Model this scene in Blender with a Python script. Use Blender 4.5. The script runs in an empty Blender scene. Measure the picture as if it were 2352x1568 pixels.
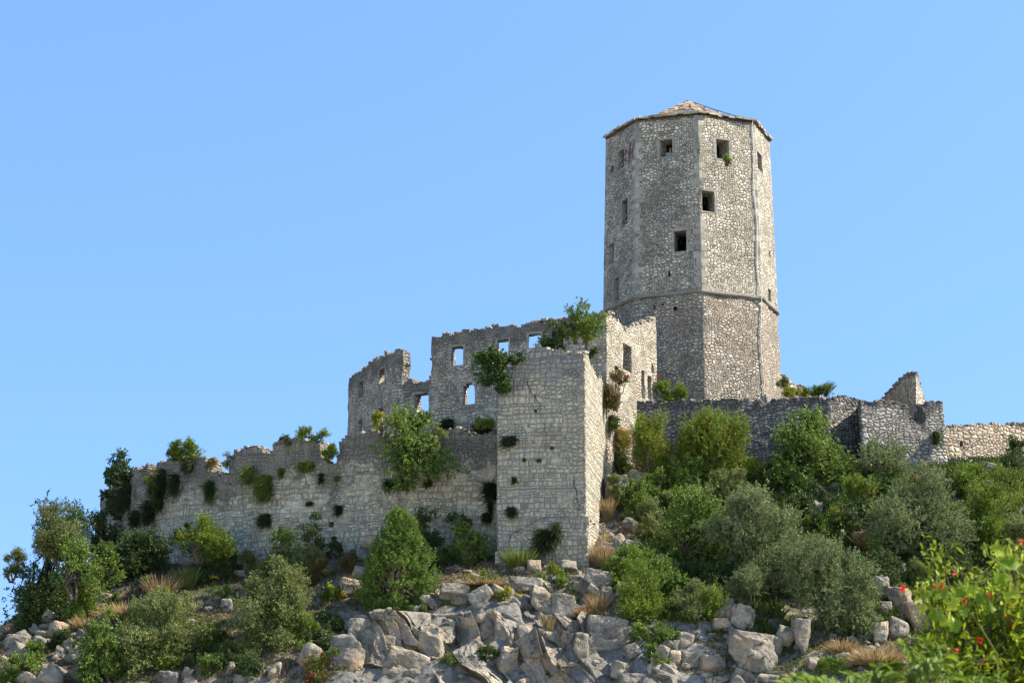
import bpy, bmesh, math
import numpy as np
from mathutils import Vector, Matrix

# ------------------------------------------------------------------ camera, sky, sun, exposure
S = bpy.context.scene
R = math.radians
PITCH, FPX, CX, CY, CAMZ = R(12.8), 5227.0, 1176.0, 784.0, 1.6     # survey units: photo measured 2352 wide
cam = bpy.data.cameras.new('camera'); camo = bpy.data.objects.new('camera', cam)
S.collection.objects.link(camo); S.camera = camo
camo.location = (0, 0, CAMZ); camo.rotation_euler = (R(90) + PITCH, 0, 0)
cam.sensor_width = 36; cam.lens = 80; cam.clip_start = .1; cam.clip_end = 6000
cam.dof.use_dof = True; cam.dof.focus_distance = 112; cam.dof.aperture_fstop = 8.0

SUN_AZ, SUN_EL = 90.0, 46.0          # degrees to the right of the view axis, height
w = bpy.data.worlds.new('World'); S.world = w; w.use_nodes = True
nt = w.node_tree; nt.nodes.clear()
sky = nt.nodes.new('ShaderNodeTexSky'); sky.sky_type = 'NISHITA'; sky.sun_disc = False
sky.sun_elevation = R(SUN_EL); sky.sun_rotation = R(SUN_AZ)
sky.altitude = 0; sky.air_density = 1.0; sky.dust_density = 0.6; sky.ozone_density = 6.0
hs = nt.nodes.new('ShaderNodeHueSaturation'); hs.inputs['Saturation'].default_value = 1.0
hs.inputs['Value'].default_value = 1.0; hs.inputs['Hue'].default_value = .494
bg = nt.nodes.new('ShaderNodeBackground'); bg.inputs['Strength'].default_value = 0.113
wo = nt.nodes.new('ShaderNodeOutputWorld')
tc_ = nt.nodes.new('ShaderNodeTexCoord'); sx_ = nt.nodes.new('ShaderNodeSeparateXYZ'); nt.links.new(tc_.outputs['Generated'], sx_.inputs[0])
rp_ = nt.nodes.new('ShaderNodeValToRGB'); nt.links.new(sx_.outputs[2], rp_.inputs[0])
rp_.color_ramp.elements[0].position = 0.0; rp_.color_ramp.elements[0].color = (.41, .50, .91, 1); rp_.color_ramp.elements[1].position = .42; rp_.color_ramp.elements[1].color = (1, 1, 1, 1)
mm_ = nt.nodes.new('ShaderNodeMix'); mm_.data_type = 'RGBA'; mm_.blend_type = 'MULTIPLY'; mm_.inputs[0].default_value = 1.0
az_ = nt.nodes.new('ShaderNodeMapRange'); nt.links.new(sx_.outputs[1], az_.inputs[0]); az_.inputs[1].default_value = .1; az_.inputs[2].default_value = .7; az_.interpolation_type = 'SMOOTHSTEP'  # darkens only the sky ahead; sky out of view stays brighter as fill
nt.links.new(az_.outputs[0], mm_.inputs[0]); nt.links.new(sky.outputs[0], mm_.inputs[6]); nt.links.new(rp_.outputs[0], mm_.inputs[7]); nt.links.new(mm_.outputs[2], hs.inputs['Color']); nt.links.new(hs.outputs[0], bg.inputs[0]); nt.links.new(bg.outputs[0], wo.inputs[0])
sl = bpy.data.lights.new('sun', 'SUN'); sl.energy = 5.0; sl.angle = R(.53); sl.color = (1.0, .90, .73)
so = bpy.data.objects.new('sun', sl); S.collection.objects.link(so)
sdir = Vector((math.sin(R(SUN_AZ)) * math.cos(R(SUN_EL)), -math.cos(R(SUN_AZ)) * math.cos(R(SUN_EL)), math.sin(R(SUN_EL))))
SKY_ROT = math.atan2(sdir.x, sdir.y); sky.sun_rotation = SKY_ROT
so.rotation_euler = sdir.to_track_quat('Z', 'Y').to_euler(); so.location = (40, 60, 80)
S.view_settings.view_transform = 'Standard'; S.view_settings.look = 'None'
S.view_settings.exposure = 1.22; S.view_settings.gamma = 1.0
S.render.engine = 'CYCLES'
S.cycles.max_bounces = 6; S.cycles.transparent_max_bounces = 8
S.cycles.use_denoising = True

# ------------------------------------------------------------------ survey helpers
cp, sp = math.cos(PITCH), math.sin(PITCH)
def P(sx, sy, Y):
    """the point at plan distance Y seen at survey position (sx, sy)"""
    dx = (sx - CX) / FPX; dy = (CY - sy) / FPX
    k = Y / (cp - dy * sp)
    return np.array([dx * k, Y, CAMZ + (sp + dy * cp) * k])
def xy(sx, sy, Y):
    p = P(sx, sy, Y); return (p[0], p[1])
def mpp(Y):                                     # metres per survey unit near depth Y
    return Y * 1.02 / FPX

# ------------------------------------------------------------------ noise
def h3(ix, iy, iz, seed=0):
    h = (ix.astype(np.int64) * 374761393 + iy.astype(np.int64) * 668265263 + iz.astype(np.int64) * 2147483647 + seed * 1274126177) & 0xffffffff
    h = ((h ^ (h >> 13)) * 1274126177) & 0xffffffff
    h = ((h ^ (h >> 16)) * 2246822519) & 0xffffffff
    h = h ^ (h >> 15)
    return (h & 0xffffff) / float(0xffffff)
def vn(p, seed=0):
    p = np.asarray(p, float); f = np.floor(p); i = f.astype(np.int64); t = p - f; t = t * t * (3 - 2 * t)
    x, y, z = i[:, 0], i[:, 1], i[:, 2]; r = 0
    for a in (0, 1):
        for b in (0, 1):
            for c in (0, 1):
                wgt = (t[:, 0] if a else 1 - t[:, 0]) * (t[:, 1] if b else 1 - t[:, 1]) * (t[:, 2] if c else 1 - t[:, 2])
                r = r + wgt * h3(x + a, y + b, z + c, seed)
    return r * 2 - 1
def fbm(p, o=4, seed=0, ridge=False):
    p = np.asarray(p, float); r = 0; a = 1; s = 0
    for k in range(o):
        n = vn(p * 2 ** k + 13.7 * k, seed + k)
        r = r + a * ((1 - 2 * np.abs(n)) if ridge else n); s += a; a *= .5
    return r / s
def n3(V, sc, seed, amp):
    return np.stack([vn(V * sc, seed + 31 * k) for k in range(3)], 1) * amp

# ------------------------------------------------------------------ objects and labels
def tag(o, label=None, cat=None, group=None, kind=None):
    if label: o['label'] = label
    if cat: o['category'] = cat
    if group: o['group'] = group
    if kind: o['kind'] = kind
    return o
def empty(name, loc=(0, 0, 0), label=None, cat=None, group=None):
    o = bpy.data.objects.new(name, None); S.collection.objects.link(o)
    o.location = tuple(map(float, loc)); o.empty_display_size = .3
    return tag(o, label, cat, group)

class MB:
    """collects polygons and links them as one mesh object"""
    def __init__(s): s.V = []; s.F = []; s.n = 0
    def add(s, V, F, uv=None, col=None, smooth=True, mat=0, crust=None):
        V = np.asarray(V, float).reshape(-1, 3); F = np.asarray(F, np.int64)
        if len(F) == 0: return
        s.V.append((V, crust)); s.F.append((F + s.n, uv, col, smooth, mat)); s.n += len(V)
    def box(s, c, d, rot=None, jit=0, rg=None, **k):
        q = np.array([[x, y, z] for z in (-.5, .5) for y in (-.5, .5) for x in (-.5, .5)]) * np.array(d)
        if jit: q = q + rg.uniform(-jit, jit, q.shape)
        if rot is not None: q = q @ np.asarray(rot).T
        s.add(q + np.array(c), [[0, 2, 3, 1], [4, 5, 7, 6], [0, 1, 5, 4], [2, 6, 7, 3], [0, 4, 6, 2], [1, 3, 7, 5]], smooth=False, **k)
    def tube(s, pts, rad, n=5, **k):
        pts = np.asarray(pts, float); m = len(pts); rad = np.broadcast_to(rad, (m,))
        t = np.gradient(pts, axis=0); t /= np.linalg.norm(t, axis=1)[:, None] + 1e-9
        ref = np.where(np.abs(t[:, 2:3]) > .9, np.array([[1., 0, 0]]), np.array([[0., 0, 1]]))
        b = np.cross(t, ref); b /= np.linalg.norm(b, axis=1)[:, None]; c = np.cross(t, b)
        a = np.arange(n) * 2 * math.pi / n
        V = pts[:, None] + rad[:, None, None] * (np.cos(a)[None, :, None] * b[:, None] + np.sin(a)[None, :, None] * c[:, None])
        F = []
        for i in range(m - 1):
            for j in range(n):
                F.append([i * n + j, i * n + (j + 1) % n, (i + 1) * n + (j + 1) % n, (i + 1) * n + j])
        s.add(V.reshape(-1, 3), F, **k)
    def build(s, name, mats, parent=None, loc=None):
        V = np.concatenate([v for v, _ in s.V]); me = bpy.data.meshes.new(name)
        me.vertices.add(len(V)); me.vertices.foreach_set('co', V.astype(np.float32).ravel())
        li = np.concatenate([f.ravel() for f, *_ in s.F])
        cnt = np.concatenate([np.full(len(f), f.shape[1]) for f, *_ in s.F])
        me.loops.add(len(li)); me.loops.foreach_set('vertex_index', li.astype(np.int32))
        me.polygons.add(len(cnt)); me.polygons.foreach_set('loop_start', (np.cumsum(cnt) - cnt).astype(np.int32))
        me.polygons.foreach_set('loop_total', cnt.astype(np.int32))
        me.polygons.foreach_set('use_smooth', np.concatenate([np.full(len(f), sm) for f, _, _, sm, _ in s.F]))
        if isinstance(mats, (list, tuple)):
            for m in mats: me.materials.append(m)
            me.polygons.foreach_set('material_index', np.concatenate([np.full(len(f), mt) for f, _, _, _, mt in s.F]).astype(np.int32))
        else: me.materials.append(mats)
        if any(uv is not None for _, uv, *_ in s.F):
            ul = me.uv_layers.new(name='UVMap')
            u = np.concatenate([(np.zeros((f.size, 2)) if uv is None else np.asarray(uv).reshape(-1, 2)) for f, uv, *_ in s.F])
            ul.data.foreach_set('uv', u.astype(np.float32).ravel())
        if any(c is not None for _, _, c, _, _ in s.F):
            at = me.attributes.new('col', 'FLOAT_COLOR', 'FACE')
            c = np.concatenate([(np.ones((len(f), 4)) if cc is None else np.concatenate([np.broadcast_to(cc, (len(f), 3)), np.ones((len(f), 1))], 1)) for f, _, cc, _, _ in s.F])
            at.data.foreach_set('color', c.astype(np.float32).ravel())
        if any(c is not None for _, c in s.V):
            at = me.attributes.new('crust', 'FLOAT', 'POINT')
            c = np.concatenate([(np.zeros(len(v)) if cr is None else cr) for v, cr in s.V])
            at.data.foreach_set('value', c.astype(np.float32))
        me.update(calc_edges=True); me.validate()
        o = bpy.data.objects.new(name, me); S.collection.objects.link(o)
        if parent is not None: o.parent = parent
        if loc is not None: o.location = tuple(map(float, loc))
        return o

# ------------------------------------------------------------------ materials
class NG:
    def __init__(s, name):
        s.m = bpy.data.materials.new(name); s.m.use_nodes = True; s.t = s.m.node_tree; s.t.nodes.clear()
        s.out = s.n('ShaderNodeOutputMaterial')
    def n(s, ty, ins=None, **kw):
        nd = s.t.nodes.new(ty)
        for k, v in kw.items(): setattr(nd, k, v)
        for k, v in (ins or {}).items(): s.put(nd.inputs[k], v)
        return nd
    def put(s, sock, v):
        if isinstance(v, bpy.types.NodeSocket): s.t.links.new(v, sock)
        elif isinstance(v, bpy.types.Node): s.t.links.new(v.outputs[0], sock)
        elif isinstance(v, tuple) and len(v) == 3 and sock.type == 'RGBA': sock.default_value = (*v, 1)
        else: sock.default_value = v
    def math(s, op, a, b=0.0, clamp=False):
        nd = s.n('ShaderNodeMath', operation=op, use_clamp=clamp); s.put(nd.inputs[0], a); s.put(nd.inputs[1], b); return nd.outputs[0]
    def mix(s, f, a, b, mode='MIX'):
        nd = s.n('ShaderNodeMix', data_type='RGBA', blend_type=mode)
        s.put(nd.inputs[0], f); s.put(nd.inputs[6], a); s.put(nd.inputs[7], b); return nd.outputs[2]
    def fmix(s, f, a, b):
        nd = s.n('ShaderNodeMix', data_type='FLOAT'); s.put(nd.inputs[0], f); s.put(nd.inputs[2], a); s.put(nd.inputs[3], b); return nd.outputs[0]
    def mr(s, v, a, b, c=0.0, d=1.0):
        nd = s.n('ShaderNodeMapRange', {0: v, 1: a, 2: b, 3: c, 4: d}); nd.interpolation_type = 'SMOOTHSTEP'; return nd.outputs[0]
    def noise(s, vec, sc, det=4.0, rough=.55):
        return s.n('ShaderNodeTexNoise', {'Vector': vec, 'Scale': sc, 'Detail': det, 'Roughness': rough})
    def ramp(s, f, stops):
        nd = s.n('ShaderNodeValToRGB'); s.put(nd.inputs[0], f); cr = nd.color_ramp
        while len(cr.elements) < len(stops): cr.elements.new(.5)
        for e, (p, c) in zip(cr.elements, stops): e.position = p; e.color = (*c, 1)
        return nd.outputs[0]
    def finish(s, col, height=None, dist=.05, rough=.9, strength=1.0, spec=.2, trans=0.0):
        b = s.n('ShaderNodeBsdfPrincipled', {'Base Color': col, 'Roughness': rough, 'Specular IOR Level': spec})
        if height is not None:
            bp = s.n('ShaderNodeBump', {'Strength': strength, 'Distance': dist, 'Height': height}); s.put(b.inputs['Normal'], bp.outputs[0])
        sh = b.outputs[0]
        if trans:
            tr = s.n('ShaderNodeBsdfTranslucent', {'Color': col}); mx = s.n('ShaderNodeMixShader', {0: trans, 1: sh, 2: tr.outputs[0]}); sh = mx.outputs[0]
        s.t.links.new(sh, s.out.inputs[0]); return s.m

def stone(name, sx=.34, sz=.24, rnd=.75, tones=((.20, .19, .17), (.34, .32, .28), (.46, .44, .39)), mortar=(.10, .09, .08), gap=.09,
          coursed=False, warp=.22, stain=(.09, .09, .095), st_lo=.52, st_hi=.70, st_amt=.65, crust=(.10, .10, .105), ochre=0.0, plaster=.25, relief=.07, gaps=.72, spots=()):
    g = NG(name); uv = g.n('ShaderNodeUVMap', uv_map='UVMap').outputs[0]
    wn = g.noise(uv, 1.1, 2.0).outputs[1]
    wv = g.n('ShaderNodeVectorMath', {0: wn, 1: (.5, .5, .5)}, operation='SUBTRACT').outputs[0]
    wv = g.n('ShaderNodeVectorMath', {0: wv}, operation='SCALE'); wv.inputs['Scale'].default_value = warp; wv = wv.outputs[0]
    uvw = g.n('ShaderNodeVectorMath', {0: uv, 1: wv}, operation='ADD').outputs[0]
    fine = g.noise(uv, 9.0, 4.0, .65).outputs[0]
    big = g.noise(uv, .33, 3.0).outputs[0]
    region = g.mr(g.noise(uv, .8, 1.0).outputs[0], .47, .53)
    hs_, cs = [], []
    for k, q in enumerate((1.0, .62)):
        mp = g.n('ShaderNodeMapping', {'Vector': uvw}); mp.inputs['Scale'].default_value = (1 / (sx * q), 1 / (sz * q), 1); mp.inputs['Location'].default_value = (3.1 * k, 7.7 * k, 0)
        v1 = g.n('ShaderNodeTexVoronoi', {'Vector': mp.outputs[0], 'Scale': 1.0, 'Randomness': rnd}, voronoi_dimensions='2D', feature='F1')
        v2 = g.n('ShaderNodeTexVoronoi', {'Vector': mp.outputs[0], 'Scale': 1.0, 'Randomness': rnd}, voronoi_dimensions='2D', feature='DISTANCE_TO_EDGE')
        hs_.append(v2.outputs['Distance']); cs.append(v1.outputs['Color'])
    if coursed:
        sp2 = g.n('ShaderNodeSeparateXYZ', {0: uvw}); vv = g.math('DIVIDE', sp2.outputs[1], sz)
        one = g.n('ShaderNodeTexNoise', {'W': vv, 'Scale': .8, 'Detail': 1.0}, noise_dimensions='1D').outputs[0]
        vv = g.math('ADD', vv, g.math('MULTIPLY', one, 1.6)); row = g.math('FLOOR', vv); fr = g.math('FRACT', vv)
        cvx = g.n('ShaderNodeCombineXYZ', {0: g.math('DIVIDE', sp2.outputs[0], sx), 1: g.math('MULTIPLY', row, 7.31), 2: 0.0}).outputs[0]
        v1 = g.n('ShaderNodeTexVoronoi', {'Vector': cvx, 'Scale': 1.0, 'Randomness': .9}, voronoi_dimensions='2D', feature='F1')
        v2 = g.n('ShaderNodeTexVoronoi', {'Vector': cvx, 'Scale': 1.0, 'Randomness': .9}, voronoi_dimensions='2D', feature='DISTANCE_TO_EDGE')
        dr = g.math('MULTIPLY', g.math('MINIMUM', fr, g.math('SUBTRACT', 1.0, fr)), sz / sx)
        irr = g.mr(g.noise(uv, .5, 2.0).outputs[0], .52, .60)
        hs_[0] = g.fmix(irr, g.math('MINIMUM', v2.outputs['Distance'], dr), hs_[0]); cs[0] = g.mix(irr, v1.outputs['Color'], cs[0])
        region = g.math('MULTIPLY', region, irr)
    de = g.fmix(region, hs_[0], hs_[1]); cc = g.mix(region, cs[0], cs[1])
    sep = g.n('ShaderNodeSeparateColor', {0: cc})
    de2 = g.math('ADD', de, g.math('MULTIPLY', g.math('SUBTRACT', fine, .5), .12))
    tone = g.math('ADD', g.math('MULTIPLY', sep.outputs[0], .75), g.math('MULTIPLY', fine, .3))
    col = g.ramp(tone, [(.12, tones[0]), (.5, tones[1]), (.95, tones[2])])
    warm = g.mr(sep.outputs[1], .82, .9)
    col = g.mix(g.math('MULTIPLY', warm, .25), col, (.45, .32, .21))
    if ochre:
        om = g.mr(g.noise(uv, .7, 3.0).outputs[0], .5, .68)
        col = g.mix(g.math('MULTIPLY', om, ochre), col, (.52, .33, .17))
    # large lichen stains and fine speckle
    stm = g.math('MULTIPLY', g.mr(g.noise(uv, .55, 5.0, .7).outputs[0], st_lo, st_hi), st_amt)
    sp_ = g.mr(g.noise(uv, 5.0, 5.0, .75).outputs[0], .54, .66)
    stm = g.math('MULTIPLY', stm, g.math('ADD', g.math('MULTIPLY', sp_, .6), .5), True)
    ms_ = g.n('ShaderNodeMapping', {'Vector': uv}); ms_.inputs['Scale'].default_value = (2.6, .22, 1)      # run-off streaks down the wall
    stm = g.math('MAXIMUM', stm, g.math('MULTIPLY', g.mr(g.noise(ms_.outputs[0], 1.0, 4.0, .6).outputs[0], .55, .70), .42))
    if spots:                                                        # large lichen stains of known place
        sp3 = g.n('ShaderNodeSeparateXYZ', {0: uv}); nz_ = g.math('MULTIPLY', g.math('SUBTRACT', g.noise(uv, .9, 5.0, .7).outputs[0], .5), 1.6)
        for (u0, z0, ru, rz, am) in spots:
            dd = g.math('ADD', g.math('POWER', g.math('DIVIDE', g.math('SUBTRACT', sp3.outputs[0], u0), ru), 2.0), g.math('POWER', g.math('DIVIDE', g.math('SUBTRACT', sp3.outputs[1], z0), rz), 2.0))
            mk = g.math('MULTIPLY', g.math('MULTIPLY', g.mr(g.math('ADD', dd, nz_), .3, 1.2, 1, 0), am), g.math('ADD', g.math('MULTIPLY', sp_, .5), .5)); stm = g.math('MAXIMUM', stm, mk)
    col = g.mix(stm, col, stain)
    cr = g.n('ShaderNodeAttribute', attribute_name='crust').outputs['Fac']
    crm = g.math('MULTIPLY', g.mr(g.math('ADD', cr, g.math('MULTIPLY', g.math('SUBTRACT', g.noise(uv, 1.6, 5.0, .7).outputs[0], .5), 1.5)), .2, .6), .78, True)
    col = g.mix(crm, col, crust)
    # mortar gaps, filled flush in places
    pl = g.mr(g.noise(uv, .9, 3.0).outputs[0], 1 - plaster - .12, 1 - plaster + .08)
    mm = g.mr(de2, gap * .25, gap, 1, 0)
    mm = g.math('MULTIPLY', mm, g.math('SUBTRACT', 1.0, g.math('MULTIPLY', pl, .75)))
    pits = g.mr(g.noise(uv, 3.4, 2.0).outputs[0], .70, .76)
    mm = g.math('MAXIMUM', g.math('MULTIPLY', mm, gaps), g.math('MULTIPLY', pits, .5))
    col = g.mix(mm, col, mortar)
    hgt = g.mr(de2, 0.0, .3)
    hgt = g.math('MULTIPLY', hgt, g.math('SUBTRACT', 1.0, g.math('MULTIPLY', pl, .65)))
    hgt = g.math('ADD', hgt, g.math('MULTIPLY', sep.outputs[2], .7))
    hgt = g.math('ADD', hgt, g.math('MULTIPLY', fine, .45))
    hgt = g.math('SUBTRACT', hgt, g.math('MULTIPLY', pits, .6))
    return g.finish(col, hgt, relief, .92)

M = {}
M['tower_low'] = stone('tower foot rubble limestone', .25, .16, .9, tones=((.29, .255, .21), (.46, .41, .34), (.63, .57, .47)), gap=.12, mortar=(.16, .135, .11), st_lo=.46, st_hi=.6, st_amt=.65, stain=(.17, .155, .14), relief=.12, plaster=.3, ochre=.25)
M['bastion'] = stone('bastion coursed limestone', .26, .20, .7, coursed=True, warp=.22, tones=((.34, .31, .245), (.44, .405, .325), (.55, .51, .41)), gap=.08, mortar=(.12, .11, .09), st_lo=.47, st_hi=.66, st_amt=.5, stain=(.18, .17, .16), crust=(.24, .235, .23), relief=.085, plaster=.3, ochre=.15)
M['curtain'] = stone('curtain wall rubble limestone', .25, .19, .8, coursed=True, warp=.4, tones=((.37, .33, .255), (.50, .46, .355), (.64, .59, .465)), gap=.085, mortar=(.11, .10, .085), st_lo=.56, st_hi=.7, st_amt=.45, crust=(.155, .14, .125), relief=.08, plaster=.4, ochre=.15)
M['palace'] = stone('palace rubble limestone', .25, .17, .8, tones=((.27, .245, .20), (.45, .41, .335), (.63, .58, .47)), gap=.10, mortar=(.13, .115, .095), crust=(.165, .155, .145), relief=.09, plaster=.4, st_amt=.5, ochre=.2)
M['retain'] = stone('retaining wall dry rubble', .32, .18, .9, tones=((.16, .15, .14), (.32, .30, .275), (.50, .475, .43)), gap=.13, mortar=(.07, .06, .05), crust=(.15, .145, .145), relief=.13, plaster=.3, ochre=.15, st_amt=.4)
M['block'] = stone('gate block rubble', .34, .19, .85, tones=((.19, .185, .17), (.34, .33, .30), (.50, .48, .44)), gap=.12, mortar=(.08, .07, .06), relief=.11, plaster=.1, st_amt=.4, crust=(.14, .14, .14))
M['repaired'] = stone('repaired warm rubble wall', .38, .26, .85, tones=((.30, .23, .17), (.46, .39, .30), (.62, .55, .44)), gap=.11, mortar=(.17, .12, .085), relief=.10, plaster=.0, st_amt=.15, ochre=.4, crust=(.3, .26, .2))

def dressed(name, c=(.42, .40, .36)):
    g = NG(name); oc = g.n('ShaderNodeTexCoord').outputs['Object']
    n1 = g.noise(oc, 1.3, 5.0, .7).outputs[0]; n2 = g.noise(oc, 14.0, 3.0).outputs[0]
    f = g.math('ADD', g.math('MULTIPLY', n1, .7), g.math('MULTIPLY', n2, .3))
    at = g.n('ShaderNodeAttribute', attribute_name='col').outputs['Color']
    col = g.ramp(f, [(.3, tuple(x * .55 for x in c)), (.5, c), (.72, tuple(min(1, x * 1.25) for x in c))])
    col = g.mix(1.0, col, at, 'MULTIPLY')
    return g.finish(col, f, .03, .9)
M['dressed'] = dressed('dressed limestone')
M['slab'] = dressed('roof stone slabs', (.46, .40, .32))

def rockmat():
    g = NG('limestone rock'); tc = g.n('ShaderNodeTexCoord').outputs['Object']
    oi = g.n('ShaderNodeObjectInfo').outputs['Random']
    off = g.n('ShaderNodeCombineXYZ', {0: g.math('MULTIPLY', oi, 37.0), 1: g.math('MULTIPLY', oi, 91.0), 2: oi}).outputs[0]
    v = g.n('ShaderNodeVectorMath', {0: tc, 1: off}, operation='ADD').outputs[0]
    a = g.noise(v, .9, 6.0, .65).outputs[0]; b = g.noise(v, 6.0, 5.0, .7).outputs[0]
    mp = g.n('ShaderNodeMapping', {'Vector': v}); mp.inputs['Scale'].default_value = (9, 9, 1.1)
    fl = g.noise(mp.outputs[0], 1.0, 3.0, .5).outputs[0]              # rain flutes
    flm = g.mr(g.noise(v, .6, 1.0).outputs[0], .45, .6)
    f = g.math('ADD', g.math('MULTIPLY', a, .6), g.math('MULTIPLY', b, .4))
    col = g.ramp(f, [(.32, (.085, .078, .068)), (.44, (.19, .178, .158)), (.54, (.30, .28, .24)), (.68, (.52, .475, .395))])
    oc = g.mr(g.noise(v, .45, 4.0, .6).outputs[0], .54, .68)
    col = g.mix(g.math('MULTIPLY', oc, .5), col, (.42, .27, .16))
    li = g.mr(g.noise(v, 3.0, 5.0, .8).outputs[0], .56, .62)
    col = g.mix(g.math('MULTIPLY', li, .6), col, (.075, .075, .07))
    vo = g.n('ShaderNodeTexVoronoi', {'Vector': g.n('ShaderNodeVectorMath', {0: v, 1: g.n('ShaderNodeVectorMath', {0: g.noise(v, 1.5, 3.0).outputs[1], 1: (.9, .9, .9)}, operation='MULTIPLY').outputs[0]}, operation='ADD').outputs[0], 'Scale': .8}, feature='DISTANCE_TO_EDGE').outputs[0]
    tn = g.mix(1.0, (1, 1, 1), g.ramp(g.noise(v, .35, 2.0).outputs[0], [(.35, (.72, .70, .68)), (.5, (.95, .93, .9)), (.66, (1.2, 1.1, .95))]), 'MULTIPLY'); col = g.mix(1.0, col, tn, 'MULTIPLY')
    ck = g.math('MULTIPLY', g.mr(vo, .0, .02, 1, 0), g.mr(g.noise(v, 1.1, 2.0).outputs[0], .5, .62))
    col = g.mix(g.math('MULTIPLY', ck, .75), col, (.05, .045, .04))
    hgt = g.math('ADD', g.math('MULTIPLY', a, .8), g.math('MULTIPLY', b, .35))
    hgt = g.math('ADD', hgt, g.math('MULTIPLY', g.math('MULTIPLY', fl, flm), .45))
    hgt = g.math('SUBTRACT', hgt, g.math('MULTIPLY', ck, .25))
    return g.finish(col, hgt, .28, .88)
M['rock'] = rockmat()

def groundmat():
    g = NG('stony hillside soil'); tc = g.n('ShaderNodeTexCoord').outputs['Object']
    a = g.noise(tc, .5, 6.0, .65).outputs[0]; b = g.noise(tc, 5.0, 6.0, .75).outputs[0]; c = g.noise(tc, .18, 3.0).outputs[0]
    f = g.math('ADD', g.math('MULTIPLY', a, .45), g.math('MULTIPLY', b, .55))
    dirt = g.ramp(f, [(.35, (.05, .038, .028)), (.5, (.14, .105, .075)), (.62, (.24, .19, .13)), (.75, (.33, .29, .22))])
    rk = g.ramp(f, [(.32, (.07, .07, .068)), (.48, (.18, .178, .17)), (.66, (.36, .345, .32))])
    gr = g.ramp(f, [(.35, (.025, .035, .012)), (.65, (.11, .12, .045))])
    geo = g.n('ShaderNodeNewGeometry'); nz = g.n('ShaderNodeSeparateXYZ', {0: geo.outputs['True Normal']}).outputs[2]
    steep = g.mr(g.math('ADD', nz, g.math('MULTIPLY', g.math('SUBTRACT', b, .5), .5)), .66, .78, 1, 0)
    col = g.mix(g.mr(c, .48, .58), dirt, gr)
    col = g.mix(g.math('MULTIPLY', g.mr(a, .5, .56), .4), col, dirt)
    col = g.mix(steep, col, rk)
    py_ = g.n('ShaderNodeSeparateXYZ', {0: tc}).outputs[1]            # unseen valley floor before the hill, made pale to bounce light onto the walls
    col = g.mix(g.mr(py_, 78.0, 90.0, 1, 0), col, g.ramp(f, [(.35, (.46, .42, .35)), (.6, (.60, .56, .47))]))
    hgt = g.math('ADD', a, g.math('MULTIPLY', b, .5))
    return g.finish(col, hgt, .3, .95)
M['ground'] = groundmat()

def leafmat(name, trans=.28, rough=.5, spec=.35):
    g = NG(name); at = g.n('ShaderNodeAttribute', attribute_name='col').outputs['Color']
    geo = g.n('ShaderNodeNewGeometry'); n = g.noise(geo.outputs['Position'], 2.0, 2.0).outputs[0]
    col = g.mix(1.0, at, g.ramp(n, [(.3, (.75, .78, .8)), (.7, (1.2, 1.15, 1.1))]), 'MULTIPLY')
    return g.finish(col, None, rough=rough, spec=spec, trans=trans)
M['near'] = leafmat('near leaves', .42, .55, .25); M['leaf'] = leafmat('leaves'); M['olive'] = leafmat('olive leaves', .15, .7, .15); M['blade'] = leafmat('grass blades', .3, .7, .15)
def plain(name, c, rough=.8, nz=8.0, amt=.4, metal=0.0):
    g = NG(name); tc = g.n('ShaderNodeTexCoord').outputs['Object']; n = g.noise(tc, nz, 4.0, .65).outputs[0]
    col = g.ramp(n, [(.3, tuple(x * (1 - amt) for x in c)), (.7, tuple(min(1, x * (1 + amt)) for x in c))])
    return g.finish(col, n, .02, rough)
M['bark'] = plain('grey brown bark', (.12, .095, .07)); M['barkdark'] = plain('dark bark', (.05, .04, .032))
M['cable'] = plain('white conductor cable', (.62, .61, .58), .6, 3, .2); M['wire'] = plain('black ridge wire', (.04, .035, .035), .6)
M['paint'] = plain('dark red paint', (.16, .035, .045), .8, 20, .5); M['skin'] = plain('skin', (.42, .26, .19), .6, 5, .1)
M['shirt'] = plain('pale blue shirt', (.42, .48, .60), .8, 5, .15); M['jeans'] = plain('dark trousers', (.03, .035, .06), .85); M['hair'] = plain('dark hair', (.02, .015, .012), .6)
M['dark'] = plain('dark timber lintel', (.13, .10, .075), .9)

# ------------------------------------------------------------------ terrain
CP = [  # survey x, y, depth on the ground
 (1142,1280,107),(1348,1302,104),(1250,1292,104.4),(1060,1282,107.2),(960,1275,107.6),(850,1252,108.4),(720,1292,109.4),(600,1315,110.6),(540,1320,111.4),(430,1300,113),(350,1292,115),(255,1245,120.5),(225,1225,125),
 (400,1360,109.5),(300,1350,111),(250,1420,107.5),(180,1330,114),(100,1450,107),(0,1485,108),(-120,1560,106),(0,1568,101),(250,1568,100),(600,1568,98.5),(900,1568,98.4),(1176,1568,98.3),(1400,1568,98.0),(780,1568,98),(1500,1568,96.2),(1800,1568,95),(2100,1568,94.5),(2352,1568,94),(2600,1568,93),
 (600,1420,104.5),(900,1400,102.5),(900,1480,100.0),(1176,1420,100.3),(1176,1335,102.8),(1000,1345,103),(1400,1420,100.3),(1400,1335,102.8),(1176,1490,99.3),(1400,1490,99.1),
 (1385,1195,109.5),(1400,1100,113),(1455,1085,113.4),(1400,1250,105.5),(1700,1085,112.6),(1905,1090,112.8),(1975,1095,110.6),(2172,1095,111.6),(2230,1062,117),(2352,1052,118),(2260,1092,112.6),(2352,1100,112.5),
 (1600,1250,105.8),(1600,1400,100.5),(1800,1180,108.6),(1900,1250,106),(1900,1400,101),(2150,1250,106.2),(2150,1400,101),(2352,1250,106.5),(2352,1400,101),(2600,1200,108),(2600,1400,101)]
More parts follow.
